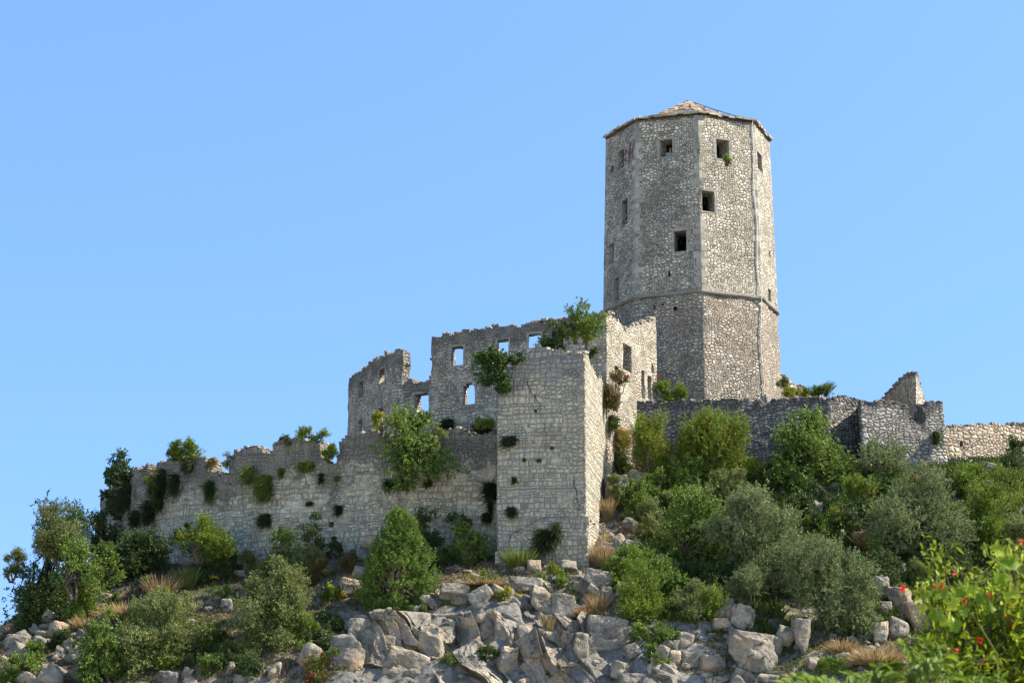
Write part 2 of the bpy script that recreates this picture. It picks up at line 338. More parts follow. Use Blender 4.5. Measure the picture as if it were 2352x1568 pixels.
CPW = [(8,126,22.0),(16,126,22.0),(10,120,22.0),(14,119,22.0),(6.5,120,21.3),(19,128,21.5),(22,122,20.5),(24,127,19.5),(29,128,20.0),(0,116,18.5),(3,121,20.5),(-5,122,19),(-9,120,17.0),(-12,116,16),(-17,120,14.5),(-8,113,15.5),(0,112,17),(5,108,16.5),
 (-24,124,13),(-30,118,9),(-33,112,8),(-40,105,3),(-40,120,2),(-30,100,5.5),(40,110,17),(45,100,10),(40,122,20),(0,140,8),(20,145,10),(40,150,8),(-25,140,4),
 (-60,100,0),(-60,140,-4),(0,180,-4),(60,180,-2),(90,120,6),(90,90,2),(0,94.5,3.2),(-9,95,4),(9,94,4),(0,88,2.2),(-25,88,2.2),(25,88,3.2),(45,88,3),(-50,80,0),(-20,76,0),(0,76,0),(25,76,0),(50,76,0)]
cps = np.array([P(*c) for c in CP] + [np.array(c, float) for c in CPW])
def _phi(r): return r
_A = _phi(np.linalg.norm(cps[:, None, :2] - cps[None, :, :2], axis=2)); _A -= np.eye(len(cps)) * 0.02
_W = np.linalg.solve(np.block([[_A, np.ones((len(cps), 1))], [np.ones((1, len(cps))), np.zeros((1, 1))]]), np.append(cps[:, 2], 0))
def H0(x, y):
    x = np.asarray(x, float).ravel(); y = np.asarray(y, float).ravel(); z = np.empty(len(x))
    for a in range(0, len(x), 20000):
        d = np.sqrt((x[a:a + 20000, None] - cps[None, :, 0]) ** 2 + (y[a:a + 20000, None] - cps[None, :, 1]) ** 2)
        z[a:a + 20000] = d @ _W[:-1] + _W[-1]
    return z
def smooth01(t): t = np.clip(t, 0, 1); return t * t * (3 - 2 * t)
def HT(x, y):
    x = np.asarray(x, float).ravel(); y = np.asarray(y, float).ravel()
    z = H0(np.clip(x, -60, 90), np.clip(y, 76, 180))
    p = np.stack([x, y, 0 * x], 1)
    m = smooth01((y - 80) / 10) * smooth01((140 - y) / 15) * smooth01((x + 45) / 10)
    # ledges and outcrop on the middle of the slope
    cl = np.exp(-((x - 1.5) / 8.5) ** 2) * smooth01((104.2 - y) / 3)
    z = z + m * (.16 * fbm(p * .5, 3, 5) + .13 * fbm(p * 1.7, 4, 9, True))
    z = z + m * cl * (.75 * fbm(p * np.array([.45, .8, 1]) + 4, 5, 21, True) + .6 * (h3(np.floor(x / 1.3 + .4 * vn(p, 3)), np.floor(y / .8 + .5 * vn(p * .8, 4)), 0 * x, 3) - .5))
    k = smooth01((75 - y) / 12); z = z * (1 - k)
    far = smooth01((y - 170) / 60); z = z * (1 - far) + far * (-6)
    return z
def axis(lo, a, b, hi, step, gr=1.18):
    c = list(np.arange(a, b, step)); l = []; s = step; v = a
    while v > lo: s *= gr; v -= s; l.append(v)
    r = []; s = step; v = c[-1]
    while v < hi: s *= gr; v += s; r.append(v)
    return np.array(l[::-1] + c + r)
gx = axis(-3000, -33, 36, 3000, .14); gy = axis(-3000, 91, 122, 4000, .14)
GX, GY = np.meshgrid(gx, gy); GZ = HT(GX, GY).reshape(GX.shape)
def HZ(x, y):
    x = np.asarray(x, float); y = np.asarray(y, float)
    i = np.clip(np.searchsorted(gx, x) - 1, 0, len(gx) - 2); j = np.clip(np.searchsorted(gy, y) - 1, 0, len(gy) - 2)
    u = (x - gx[i]) / (gx[i + 1] - gx[i]); v = (y - gy[j]) / (gy[j + 1] - gy[j])
    return (GZ[j, i] * (1 - u) + GZ[j, i + 1] * u) * (1 - v) + (GZ[j + 1, i] * (1 - u) + GZ[j + 1, i + 1] * u) * v
def ground(sx, sy, Ymax=131.0):
    """where the sight line through (sx, sy) meets the hillside"""
    Ys = np.arange(88, Ymax, .1); pts = np.array([P(sx, sy, Y) for Y in Ys]); d = pts[:, 2] - HZ(pts[:, 0], pts[:, 1])
    k = np.where(d < 0)[0]
    return pts[k[0]] if len(k) else None
nx, ny = len(gx), len(gy); idx = np.arange(nx * ny).reshape(ny, nx)
tb = MB(); tb.add(np.stack([GX, GY, GZ], 2).reshape(-1, 3), np.stack([idx[:-1, :-1], idx[:-1, 1:], idx[1:, 1:], idx[1:, :-1]], 2).reshape(-1, 4))
tag(tb.build('hillside', M['ground']), kind='structure')

# ------------------------------------------------------------------ masonry
class Path:
    def __init__(s, pts, th):
        s.p = np.array(pts, float); s.th = th; d = np.diff(s.p, axis=0); L = np.linalg.norm(d, axis=1)
        s.u = np.concatenate([[0], np.cumsum(L)]); d = d / L[:, None]; n = np.stack([d[:, 1], -d[:, 0]], 1); s.nm = n
        closed = np.allclose(s.p[0], s.p[-1]); N = np.empty_like(s.p)
        for i in range(len(s.p)):
            a = n[i - 1] if (i > 0 or closed) else n[0]
            if i == 0 and closed: a = n[-1]
            b = n[i] if i < len(n) else (n[0] if closed else n[-1])
            m = a + b; m = m / np.linalg.norm(m); N[i] = m / max(.35, m @ a)
        s.N = N
    def at(s, u, w=0.0):
        u = np.asarray(u, float); w = np.asarray(w, float)[..., None] if np.ndim(w) else w
        o = np.stack([np.interp(u, s.u, s.p[:, 0]), np.interp(u, s.u, s.p[:, 1])], -1)
        n = np.stack([np.interp(u, s.u, s.N[:, 0]), np.interp(u, s.u, s.N[:, 1])], -1)
        return o - n * w
    def uz(s, sx, sy, seg=None):
        """(distance along the wall, height) of the wall point seen at survey (sx, sy)"""
        d = P(sx, sy, 1.0) - np.array([0, 0, CAMZ]); best = None
        for i in (range(len(s.nm)) if seg is None else [seg]):
            a, b = s.p[i], s.p[i + 1]; n = s.nm[i]; den = n @ d[:2]
            if abs(den) < 1e-9: continue
            t = (n @ a) / den; q = t * d[:2]; uu = (q - a) @ (b - a) / ((b - a) @ (b - a))
            miss = max(0, -uu, uu - 1) * 50 + (0 if den < 0 else 500) + t * .01
            if t > 0 and (best is None or miss < best[0]): best = (miss, s.u[i] + uu * (s.u[i + 1] - s.u[i]), CAMZ + t * d[2])
        return best[1], best[2]
    def profile(s, pts):
        q = [s.uz(*p) for p in pts]; q = sorted(q, key=lambda a: a[0]); return np.array(q)
    def hole(s, x0, x1, y0, y1, seg=None, **k):
        ym = (y0 + y1) / 2; xm = (x0 + x1) / 2
        return dict(u0=s.uz(x0, ym, seg)[0], u1=s.uz(x1, ym, seg)[0], z0=s.uz(xm, y1, seg)[1], z1=s.uz(xm, y0, seg)[1], **k)

def mason(mb, path, z0, prof, holes=(), cell=.15, amp=.035, rag=.16, seed=1, closed=False, crust_d=1.0, lumps=True, cmax=1e9, useg=None, post=None, uoff=0.0, back_z=None):
    th = path.th; ub = list(path.u)
    for h in holes: ub += [h['u0'], h['u1']]
    ub = sorted(set(np.round(np.clip(ub, path.u[0], path.u[-1]), 4))); us = []
    for a, b in zip(ub[:-1], ub[1:]):
        if b - a < 1e-3: continue
        us += list(np.linspace(a, b, max(1, int(round((b - a) / cell))) + 1)[:-1])
    us = np.array(us + [ub[-1]]); ztop = prof[:, 1].max() + rag
    zb = sorted(set(np.round([z0, ztop] + [h[k] for h in holes for k in ('z0', 'z1')], 4))); zs = []
    for a, b in zip(zb[:-1], zb[1:]):
        if b - a < 1e-3: continue
        zs += list(np.linspace(a, b, max(1, int(round((b - a) / cell))) + 1)[:-1])
    zs = np.array(zs + [zb[-1]]); nu, nz = len(us) - 1, len(zs) - 1
    uc = (us[:-1] + us[1:]) / 2; zc = (zs[:-1] + zs[1:]) / 2
    top = np.interp(uc, prof[:, 0], prof[:, 1])
    q = np.floor(uc / .33).astype(np.int64)
    topr = top + (h3(q, q * 0 + seed, q * 0, 5) - .5) * rag + vn(np.stack([uc * .9, uc * 0 + seed, uc * 0], 1), 8) * rag * .6
    K = zc[None, :] < topr[:, None]
    for hi, h in enumerate(holes):
        U, Z = np.meshgrid(uc, zc, indexing='ij'); m = (U > h['u0']) & (U < h['u1']) & (Z > h['z0']) & (Z < h['z1'])
        if h.get('ragged'):
            cu, cz, ru, rz = (h['u0'] + h['u1']) / 2, (h['z0'] + h['z1']) / 2, (h['u1'] - h['u0']) / 2, (h['z1'] - h['z0']) / 2
            m &= (((U - cu) / ru) ** 2 + ((Z - cz) / rz) ** 2 < 1.05 + .4 * vn(np.stack([U.ravel() * 4, Z.ravel() * 4, U.ravel() * 0 + hi], 1), 3).reshape(U.shape))
        if h.get('arch'):
            r = (h['u1'] - h['u0']) / 2; m &= ~((Z > h['z1'] - r) & (((U - (h['u0'] + h['u1']) / 2) / r) ** 2 + ((Z - (h['z1'] - r)) / r) ** 2 > 1.1))
        K &= ~m
    Uf, Zf = np.meshgrid(us, zs, indexing='ij')
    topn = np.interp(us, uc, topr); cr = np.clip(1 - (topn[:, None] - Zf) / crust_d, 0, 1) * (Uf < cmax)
    def pos(U, Z, W):
        xy_ = path.at(U, W); V = np.concatenate([xy_, Z[..., None]], -1).reshape(-1, 3)
        return V
    def disp(V, cru):
        e = (1 + 1.6 * cru)[:, None] * amp
        V = V + n3(V, .8, seed, 1) * e * .8 + n3(V, 3.1, seed + 50, 1) * e
        return post(V) if post else V
    idn = np.arange((nu + 1) * (nz + 1)).reshape(nu + 1, nz + 1)
    for side in (0, 1):
        W = np.full(Uf.shape, th * side); V = disp(pos(Uf, Zf, W), cr.ravel())
        I, J = np.where(K); f = np.stack([idn[I, J], idn[I + 1, J], idn[I + 1, J + 1], idn[I, J + 1]], 1)
        if side: f = f[:, ::-1]
        UV = np.stack([Uf.ravel() + uoff + 41 * side, Zf.ravel()], 1)
        mb.add(V, f, uv=UV[f], crust=cr.ravel())
    def sides(i0, j0, i1, j1, horiz):
        if len(i0) == 0: return
        U0, Z0, U1, Z1 = us[i0], zs[j0], us[i1], zs[j1]; n = len(i0); k = max(1, int(round(th / .3)))
        for s_ in range(k):
            wa, wb = th * s_ / k, th * (s_ + 1) / k
            Uq = np.stack([U0, U1, U1, U0], 1); Zq = np.stack([Z0, Z1, Z1, Z0], 1); Wq = np.broadcast_to([wa, wa, wb, wb], (n, 4))
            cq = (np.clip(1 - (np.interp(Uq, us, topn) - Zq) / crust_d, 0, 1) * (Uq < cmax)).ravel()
            V = disp(pos(Uq, Zq, Wq), cq)
            uvq = np.stack([Uq + uoff, Zq + Wq], -1) if horiz else np.stack([Uq + Wq + uoff + 3, Zq], -1)
            mb.add(V, np.arange(n * 4).reshape(n, 4), uv=uvq, crust=cq, smooth=False)
    Kp = np.zeros((nu + 2, nz + 2), bool); Kp[1:-1, 1:-1] = K
    if closed: Kp[0, 1:-1] = K[-1]; Kp[-1, 1:-1] = K[0]
    I, J = np.where(Kp[1:-1, 1:-1] & ~Kp[1:-1, 2:]); sides(I + 1, J + 1, I, J + 1, True)
    I, J = np.where(Kp[1:-1, 1:-1] & ~Kp[1:-1, :-2]); sides(I, J, I + 1, J, True)
    I, J = np.where(Kp[1:-1, 1:-1] & ~Kp[2:, 1:-1]); sides(I + 1, J, I + 1, J + 1, False)
    I, J = np.where(Kp[1:-1, 1:-1] & ~Kp[:-2, 1:-1]); sides(I, J + 1, I, J, False)
    if lumps:                                        # loose cap stones along the broken crest
        rg = np.random.default_rng(seed); n = int((us[-1] - us[0]) * 7 * max(1, th))
        ul = rg.uniform(us[0], us[-1], n); wl = rg.uniform(.04, max(.06, th - .04), n); zl = np.interp(ul, uc, topr)
        for u_, w_, z_ in zip(ul, wl, zl):
            s_ = rg.uniform(.07, .17); c_ = path.at(u_, w_); c = np.array([c_[0], c_[1], z_ + s_ * .2])
            if post: c = post(c[None])[0]
            V = ICO[1] * (np.array([1.25, 1.1, .75]) * s_) * (1 + rg.uniform(-.22, .22, (len(ICO[1]), 1)))
            f = ICOF[1]; uvb = rg.uniform(0, 50, 2)
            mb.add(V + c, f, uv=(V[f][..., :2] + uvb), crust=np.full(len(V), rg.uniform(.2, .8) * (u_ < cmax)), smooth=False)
    return topr

ICO, ICOF = {}, {}
for k in (1, 2, 3, 4, 5):
    b_ = bmesh.new(); bmesh.ops.create_icosphere(b_, subdivisions=k, radius=1)
    ICO[k] = np.array([v.co[:] for v in b_.verts]); ICOF[k] = np.array([[v.index for v in f.verts] for f in b_.faces]); b_.free()

def surround(parent, path, h, w=.24, proud=.03, name='window_surround', seed=0, post=None, lintel=None, shade=1.0):
    """dressed jamb blocks, lintel and sill round an opening"""
    rg = np.random.default_rng(seed); mb = MB()
    def blk(u0, u1, z0, z1, pr, dep=.25):
        V = []
        for W in (-pr, dep):
            for (a, b) in ((u0, z0), (u1, z0), (u1, z1), (u0, z1)):
                q = path.at(a, W); V.append([q[0], q[1], b])
        V = np.array(V); V = V + rg.uniform(-.012, .012, V.shape)
        if post: V = post(V)
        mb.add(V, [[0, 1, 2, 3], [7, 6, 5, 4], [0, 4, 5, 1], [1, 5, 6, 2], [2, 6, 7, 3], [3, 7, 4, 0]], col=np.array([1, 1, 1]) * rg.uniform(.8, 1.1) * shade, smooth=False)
    z = h['z0']
    while z < h['z1'] - .05:
        z2 = min(h['z1'], z + rg.uniform(.22, .36))
        for sd in (0, 1):
            ww = w * rg.uniform(.6, 1.35)
            if sd == 0: blk(h['u0'] - ww, h['u0'] + .012, z, z2 - .012, proud)
            else: blk(h['u1'] - .012, h['u1'] + ww, z, z2 - .012, proud)
        z = z2
    blk(h['u0'] - w * .9, h['u1'] + w * .9, h['z1'] - .005, h['z1'] + (lintel or .16), proud * 1.3)
    blk(h['u0'] - w * .5, h['u1'] + w * .5, h['z0'] - .12, h['z0'] - .005, proud * 1.2)
    return mb.build(name, M['dressed'], parent)

# ---- octagonal tower ----------------------------------------------------------
TY = 124.0; TXC = P(1583, 500, TY)[0]; TR = P(1583 + 200.5, 600, TY)[0] - P(1583, 600, TY)[0]
TC = np.array([TXC, TY]); ang = R(2.6) + np.arange(-4, 5) * R(45)
tpath = Path([(TXC + TR * math.sin(a), TY - TR * math.cos(a)) for a in ang], 1.15)
z_eave = P(1592, 263, TY - TR * .955)[2]; z_sc = P(1592, 668, TY - TR)[2]; z_tb = 19.5; z_apex = P(1584, 236, TY)[2]
def batter(V):
    V = V.copy(); s_ = 1 - .048 * np.clip((V[:, 2] - z_sc) / (z_eave - z_sc), 0, 1.1) + .012 * np.clip((z_sc - V[:, 2]) / 5, 0, 1)
    V[:, :2] = TC + (V[:, :2] - TC) * s_[:, None]; return V
FL, FR, FRR, FLL = 3, 4, 5, 2                       # octagon faces, left to right
tower = empty('octagonal_tower', (TXC, TY, z_tb), 'tall octagonal grey stone tower with a low slab roof, highest building on the hill', 'tower')
H = tpath.hole
tw = [H(1512, 1543, 318, 358, FL), H(1547, 1577, 528, 577, FL, arch=False), H(1648, 1679, 318, 363, FR), H(1613, 1643, 437, 484, FR),
      H(1746, 1757, 351, 391, FRR), H(1412, 1428, 344, 386, FLL), H(1424, 1438, 457, 515, FLL), H(1395, 1408, 560, 606, FLL, ragged=False), H(1408, 1421, 638, 692, FLL)]
slits = [H(1534, 1539, 621, 634, FL), H(1606, 1611, 621, 632, FR), H(1765, 1771, 664, 691, FRR), H(1769, 1773, 575, 590, FRR), H(1500, 1506, 700, 710, FL, ragged=True), H(1520, 1525, 697, 703, FL), H(1546, 1556, 703, 712, FL, ragged=True)]
_s = lambda x, y, f, ru, rz, am: (*tpath.uz(x, y, f), ru, rz, am)
SPOTS = [_s(1520, 470, FL, 1.7, 1.9, .8), _s(1480, 560, FL, 1.2, 1.4, .55), _s(1650, 400, FR, 1.3, .9, .5), _s(1700, 560, FR, 1.2, 2.2, .4), _s(1420, 430, FLL, .9, 1.3, .7)]
M['tower'] = stone('tower rubble limestone', .22, .15, .85, tones=((.28, .255, .21), (.52, .475, .39), (.77, .71, .59)), gaps=.82, spots=SPOTS, gap=.12, mortar=(.11, .10, .085), st_lo=.48, st_hi=.64, st_amt=.6, stain=(.15, .14, .14), relief=.085, plaster=.12)
def cpost(V): return batter(V) - np.array([TXC, TY, z_tb])
lo, hi = MB(), MB(); PF = lambda z: np.array([[0, z], [tpath.u[-1], z]])
mason(hi, tpath, z_sc - .02, PF(z_eave), tw + slits[:4], cell=.2, amp=.018, rag=.0, seed=3, closed=True, crust_d=.01, lumps=False, post=cpost)
mason(lo, tpath, z_tb, PF(z_sc - .03), slits[4:], cell=.2, amp=.035, rag=.0, seed=4, closed=True, crust_d=.01, lumps=False, post=cpost, uoff=60)
ub = hi.build('upper_wall', M['tower'], tower); lb = lo.build('lower_wall', M['tower_low'], tower)
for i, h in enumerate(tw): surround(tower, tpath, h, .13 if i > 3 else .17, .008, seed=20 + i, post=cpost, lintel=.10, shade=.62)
# quoins up every corner
for ci in range(8):
    rg = np.random.default_rng(100 + ci); mb = MB(); z = z_sc + .02; c = tpath.u[ci]; k = 0
    while z < z_eave - .1:
        z2 = min(z_eave - .03, z + rg.uniform(.24, .42))
        for sd in (-1, 1):
            L = (.44 if (k + (sd > 0)) % 2 else .24) * rg.uniform(.75, 1.15)
            if any(h_['z0'] - .1 < z2 and z < h_['z1'] + .1 and min(abs(h_['u0'] - c), abs(h_['u1'] - c)) < L + .1 for h_ in tw): continue
            uu = [c, c + sd * L]
            if ci == 0 and sd < 0: uu = [tpath.u[-1], tpath.u[-1] - L]
            V = []
            for W in (-.010, .1):
                for (a, b) in ((uu[0], z), (uu[1], z), (uu[1], z2 - .015), (uu[0], z2 - .015)):
                    q = tpath.at(a, W); V.append([q[0], q[1], b])
            V = cpost(np.array(V)); V[:, :] += rg.uniform(-.006, .006, V.shape)
            f = [[0, 1, 2, 3], [7, 6, 5, 4], [0, 4, 5, 1], [1, 5, 6, 2], [2, 6, 7, 3], [3, 7, 4, 0]]
            if sd < 0: f = [q[::-1] for q in f]
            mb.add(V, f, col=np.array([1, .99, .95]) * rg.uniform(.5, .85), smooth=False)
        z = z2; k += 1
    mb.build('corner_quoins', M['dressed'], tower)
# string course: half round moulding
mb = MB(); prof_ = [(.0, -.12), (.07, -.10), (.11, -.04), (.11, .03), (.06, .08), (.0, .10)]
for ci in range(8):
    a, b = tpath.u[ci], tpath.u[ci + 1]; us_ = np.linspace(a, b, 14); rows = []
    for (o_, dz) in prof_:
        q = tpath.at(np.clip(us_, a, b), np.full(len(us_), -o_)); rows.append(np.concatenate([q, np.full((len(us_), 1), z_sc + dz)], 1))
    V = np.array(rows); n = V.shape[1]; V = V.reshape(-1, 3); V = V + n3(V, 2.5, 5, .035); idn = np.arange(len(V)).reshape(len(prof_), n)
    f = np.stack([idn[:-1, :-1], idn[:-1, 1:], idn[1:, 1:], idn[1:, :-1]], 2).reshape(-1, 4)
    mb.add(cpost(V), f, col=np.array([.5, .48, .45]))
mb.build('string_course', M['dressed'], tower)
# roof of overlapping stone slabs on a low eight sided pyramid
roof = MB(); rg = np.random.default_rng(9); Re = TR * .952 + .11; zr0 = z_eave + .02; rise = z_apex - zr0
def rz(t): return zr0 + rise * (t ** 1.35 * .85 + .15 * t)         # t: 0 at the eave, 1 at the apex
for f_ in range(8):
    a0, a1 = ang[f_], ang[f_ + 1]; e0, e1 = np.array([math.sin(a0), -math.cos(a0)]), np.array([math.sin(a1), -math.cos(a1)])
    nrow = 11
    for r_ in range(nrow):
        t0, t1 = r_ / nrow, min(1, (r_ + 1.35) / nrow); ncol = max(1, int(round((1 - t0) * 9)))
        cuts = np.sort(np.concatenate([[0, 1], (np.arange(1, ncol) + rg.uniform(-.25, .25, max(0, ncol - 1))) / ncol]))
        for c0, c1 in zip(cuts[:-1], cuts[1:]):
            th_ = rg.uniform(.05, .14); lift = rg.uniform(.0, .07); out = rg.uniform(-.07, .12) if r_ == 0 else rg.uniform(-.03, .03)
            V = []
            for zz in (0, th_):
                for (c, t, dz) in ((c0, t0, .04), (c1, t0, .04), (c1, t1, -.02), (c0, t1, -.02)):
                    rr = (Re * (1 - t) + (out if t == t0 else 0)); e = e0 * (1 - c) + e1 * c
                    V.append([e[0] * rr, e[1] * rr, rz(t) + zz + lift + dz - z_tb])
            V = np.array(V); V += rg.uniform(-.012, .012, V.shape)
            cc = np.array([1, .95, .88]) * rg.uniform(.45, .95) * (np.array([1.0, .8, .65]) if rg.random() < .1 else 1)
            roof.add(V, [[3, 2, 1, 0], [4, 5, 6, 7], [0, 1, 5, 4], [1, 2, 6, 5], [2, 3, 7, 6], [3, 0, 4, 7]], col=cc, smooth=False)
# closed deck under the slabs and eave soffit
V = [[math.sin(a) * (Re - .06), -math.cos(a) * (Re - .06), zr0 - z_tb] for a in ang[:8]] + [[0, 0, z_apex - .12 - z_tb], [0, 0, zr0 - .3 - z_tb]]
roof.add(V, [[i, (i + 1) % 8, 8] for i in range(8)] + [[(i + 1) % 8, i, 9] for i in range(8)], col=np.array([.3, .28, .26]), smooth=False)
rf = roof.build('roof', M['slab'], tower)
def eave_pt(a, up=.0, k=1.0): return np.array([math.sin(a) * Re * k, -math.cos(a) * Re * k, rz(1 - k) + up - z_tb])
mb = MB()
mb.tube([np.array([0.02, 0, z_apex + .14 - z_tb])] + [eave_pt(ang[5], .16 + .10 * math.sin(q * 3), q) for q in np.linspace(.15, 1.0, 9)], .022)
mb.tube([np.array([-0.02, 0, z_apex + .14 - z_tb])] + [eave_pt(ang[3] + .02, .13, q) for q in np.linspace(.15, .93, 8)], .018)
mb.build('ridge_wire', M['wire'], rf)
mb = MB(); rg = np.random.default_rng(4); uc_ = tpath.u[5] - .22; q = [eave_pt(ang[5] - .02, .2, .98)]
for i, z in enumerate(np.linspace(z_eave - .2, P(1735, 922, TY - TR * .7)[2] - .5, 26)):
    a_ = tpath.at(uc_ + .06 * math.sin(i * .9) + (.04 if z < z_sc else 0), -.06 if abs(z - z_sc) > .4 else -.15); q.append(cpost(np.array([[a_[0], a_[1], z]]))[0])
mb.tube(q, .024, 6); mb.build('conductor_cable', M['cable'], tower)
# faded red painted strokes on the left faces
def strokes(segs, name, seg):
    for (x0, y0, x1, y1, w_) in segs:
        mb = MB()
        a = tpath.uz(x0, y0, seg); b = tpath.uz(x1, y1, seg); n = 6
        for i in range(n):
            t0, t1 = i / n, (i + 1) / n; V = []
            for t, s_ in ((t0, -1), (t0, 1), (t1, 1), (t1, -1)):
                u_ = a[0] + (b[0] - a[0]) * t; z_ = a[1] + (b[1] - a[1]) * t; ln = math.hypot(b[0] - a[0], b[1] - a[1]) + 1e-6
                du, dz = -(b[1] - a[1]) / ln * w_ * s_, (b[0] - a[0]) / ln * w_ * s_
                p_ = tpath.at(u_ + du, -.035); V.append([p_[0], p_[1], z_ + dz])
            mb.add(cpost(np.array(V)), [[0, 1, 2, 3]], smooth=False)
        mb.build(name, M['paint'], ub)
strokes([(1442, 325, 1439, 374, .045), (1451, 321, 1447, 362, .04), (1442, 352, 1449, 344, .04), (1431, 342, 1433, 350, .05), (1429, 366, 1434, 368, .05), (1431, 342, 1430, 356, .03)], 'painted_stroke', FLL)
strokes([(1399, 381, 1398, 396, .06), (1403, 378, 1401, 393, .05)], 'painted_stroke', FLL)

# visitor resting behind the sill of the upper left window
def person(loc, rz_, label):
    root = empty('person', loc, label, 'person'); root.rotation_euler = (0, 0, rz_)
    def skin(name, J, E, mat, lev=2):
        me = bpy.data.meshes.new(name); me.from_pydata([j[:3] for j in J], E, []); o = bpy.data.objects.new(name, me); S.collection.objects.link(o)
        md = o.modifiers.new('skin', 'SKIN'); sv = me.skin_vertices[0].data if me.skin_vertices else None
        if sv is None:
            bm = bmesh.new(); bm.from_mesh(me); bm.verts.layers.skin.verify(); bm.to_mesh(me); bm.free(); sv = me.skin_vertices[0].data
        for v, j in zip(sv, J): v.radius = (j[3], j[4] if len(j) > 4 else j[3])
        sv[0].use_root = True; o.modifiers.new('sub', 'SUBSURF').levels = lev; o.modifiers['sub'].render_levels = lev
        me.materials.append(mat); o.parent = root
        for p_ in me.polygons: p_.use_smooth = True
        return o
    J = [(0, 0, .95, .15, .11), (0, 0, 1.12, .13, .10), (0, -.02, 1.34, .16, .11), (0, -.02, 1.47, .07, .06), (0, -.03, 1.56, .055, .06), (0, -.04, 1.64, .085, .10), (0, -.035, 1.72, .075, .09),
         (.19, -.02, 1.41, .06, .06), (.25, -.12, 1.16, .045, .045), (.16, -.34, 1.06, .035, .035), (.12, -.42, 1.05, .03, .02), (-.19, -.02, 1.41, .06, .06), (-.25, -.12, 1.16, .045, .045), (-.16, -.34, 1.06, .035, .035), (-.12, -.42, 1.05, .03, .02),
         (.1, 0, .85, .09, .09), (.11, .01, .48, .06, .065), (.11, .02, .08, .04, .045), (.11, -.13, .04, .04, .03), (-.1, 0, .85, .09, .09), (-.11, .01, .48, .06, .065), (-.11, .02, .08, .04, .045), (-.11, -.13, .04, .04, .03)]
    E = [(0, 1), (1, 2), (2, 3), (3, 4), (4, 5), (5, 6), (2, 7), (7, 8), (8, 9), (9, 10), (2, 11), (11, 12), (12, 13), (13, 14), (0, 15), (15, 16), (16, 17), (17, 18), (0, 19), (19, 20), (20, 21), (21, 22)]
    for hx, s_ in ((.12, 1), (-.12, -1)):
        for k, (ax, L) in enumerate(((-.035, .07), (-.012, .085), (.012, .08), (.034, .06))):
            i = len(J); J += [(hx + ax, -.47, 1.05, .009), (hx + ax * 1.1, -.47 - L * .5, 1.052, .0085), (hx + ax * 1.15, -.47 - L, 1.035, .007)]; E += [(10 if s_ > 0 else 14, i), (i, i + 1), (i + 1, i + 2)]
        i = len(J); J += [(hx - s_ * .055, -.44, 1.045, .010), (hx - s_ * .075, -.49, 1.04, .008)]; E += [(10 if s_ > 0 else 14, i), (i, i + 1)]
    skin('body', J, E, M['skin'])
    G = [(0, 0, .93, .17, .13), (0, 0, 1.12, .155, .125), (0, -.02, 1.33, .185, .135), (0, -.02, 1.44, .10, .09), (.20, -.02, 1.41, .085, .085), (.25, -.10, 1.2, .07, .07), (-.20, -.02, 1.41, .085, .085), (-.25, -.10, 1.2, .07, .07)]
    skin('shirt', G, [(0, 1), (1, 2), (2, 3), (2, 4), (4, 5), (2, 6), (6, 7)], M['shirt'])
    G = [(0, 0, .93, .165, .13), (.1, 0, .84, .105, .105), (.11, .01, .48, .08, .085), (.11, .02, .12, .065, .07), (-.1, 0, .84, .105, .105), (-.11, .01, .48, .08, .085), (-.11, .02, .12, .065, .07)]
    skin('trousers', G, [(0, 1), (1, 2), (2, 3), (0, 4), (4, 5), (5, 6)], M['jeans'])
    mb = MB(); V = ICO[3] * np.array([.10, .12, .12]); V = V[:, :]; V[:, 1] = np.where(V[:, 2] < 0, np.maximum(V[:, 1], -.02), V[:, 1]); mb.add(V + np.array([0, -.02, 1.72]), ICOF[3]); mb.build('hair', M['hair'], root)
    for nm_, sc_, ps_, mt_ in (('eye', (.012,) * 3, (.032, -.135, 1.665), 'hair'), ('eye', (.012,) * 3, (-.032, -.135, 1.665), 'hair'), ('nose', (.013, .022, .025), (0, -.145, 1.635), 'skin'), ('ear', (.012, .02, .03), (.09, -.03, 1.65), 'skin'), ('ear', (.012, .02, .03), (-.09, -.03, 1.65), 'skin'), ('mouth', (.025, .008, .007), (0, -.138, 1.60), 'paint')):
        mb = MB(); mb.add(ICO[2] * np.array(sc_) + np.array(ps_), ICOF[2]); mb.build(nm_, M[mt_], root)
    return root
h = tw[0]; um = h['u0'] * .45 + h['u1'] * .55; q = batter(np.array([[*tpath.at(um, .95), h['z0']]]))[0]
person((q[0] - .05, q[1], h['z0'] - .98), 0, 'person in a pale blue shirt sitting behind the sill of the upper left tower window')

# ---- palace ruin --------------------------------------------------------------
pA, pB, pC, pD = xy(800, 900, 124.5), xy(905, 880, 117.8), xy(1392, 800, 112), xy(1508, 830, 117.5)
pal = Path([pA, pB, pC, pD], .55)
palace = empty('palace_ruin', (pC[0], pC[1], 15), 'roofless stone palace shell with empty window openings standing left of the tower', 'ruin')
loc0 = -np.array([pC[0], pC[1], 15])
prof = pal.profile([(800, 867), (812, 862), (822, 857), (836, 845), (850, 835), (866, 822), (880, 815), (892, 808), (904, 806), (906, 806, 1), (922, 808, 1), (924, 882, 1), (935, 876, 1), (960, 876, 1), (988, 873, 1), (990.5, 771, 1), (1050, 763, 1), (1100, 756, 1), (1150, 750, 1), (1205, 743, 1), (1240, 735, 1), (1290, 729, 1), (1330, 729, 1), (1391, 722, 1),
                    (1393, 720, 2), (1404, 722, 2), (1412, 731, 2), (1424, 742, 2), (1436, 760, 2), (1444, 748, 2), (1455, 742, 2), (1475, 737, 2), (1507, 735, 2)])
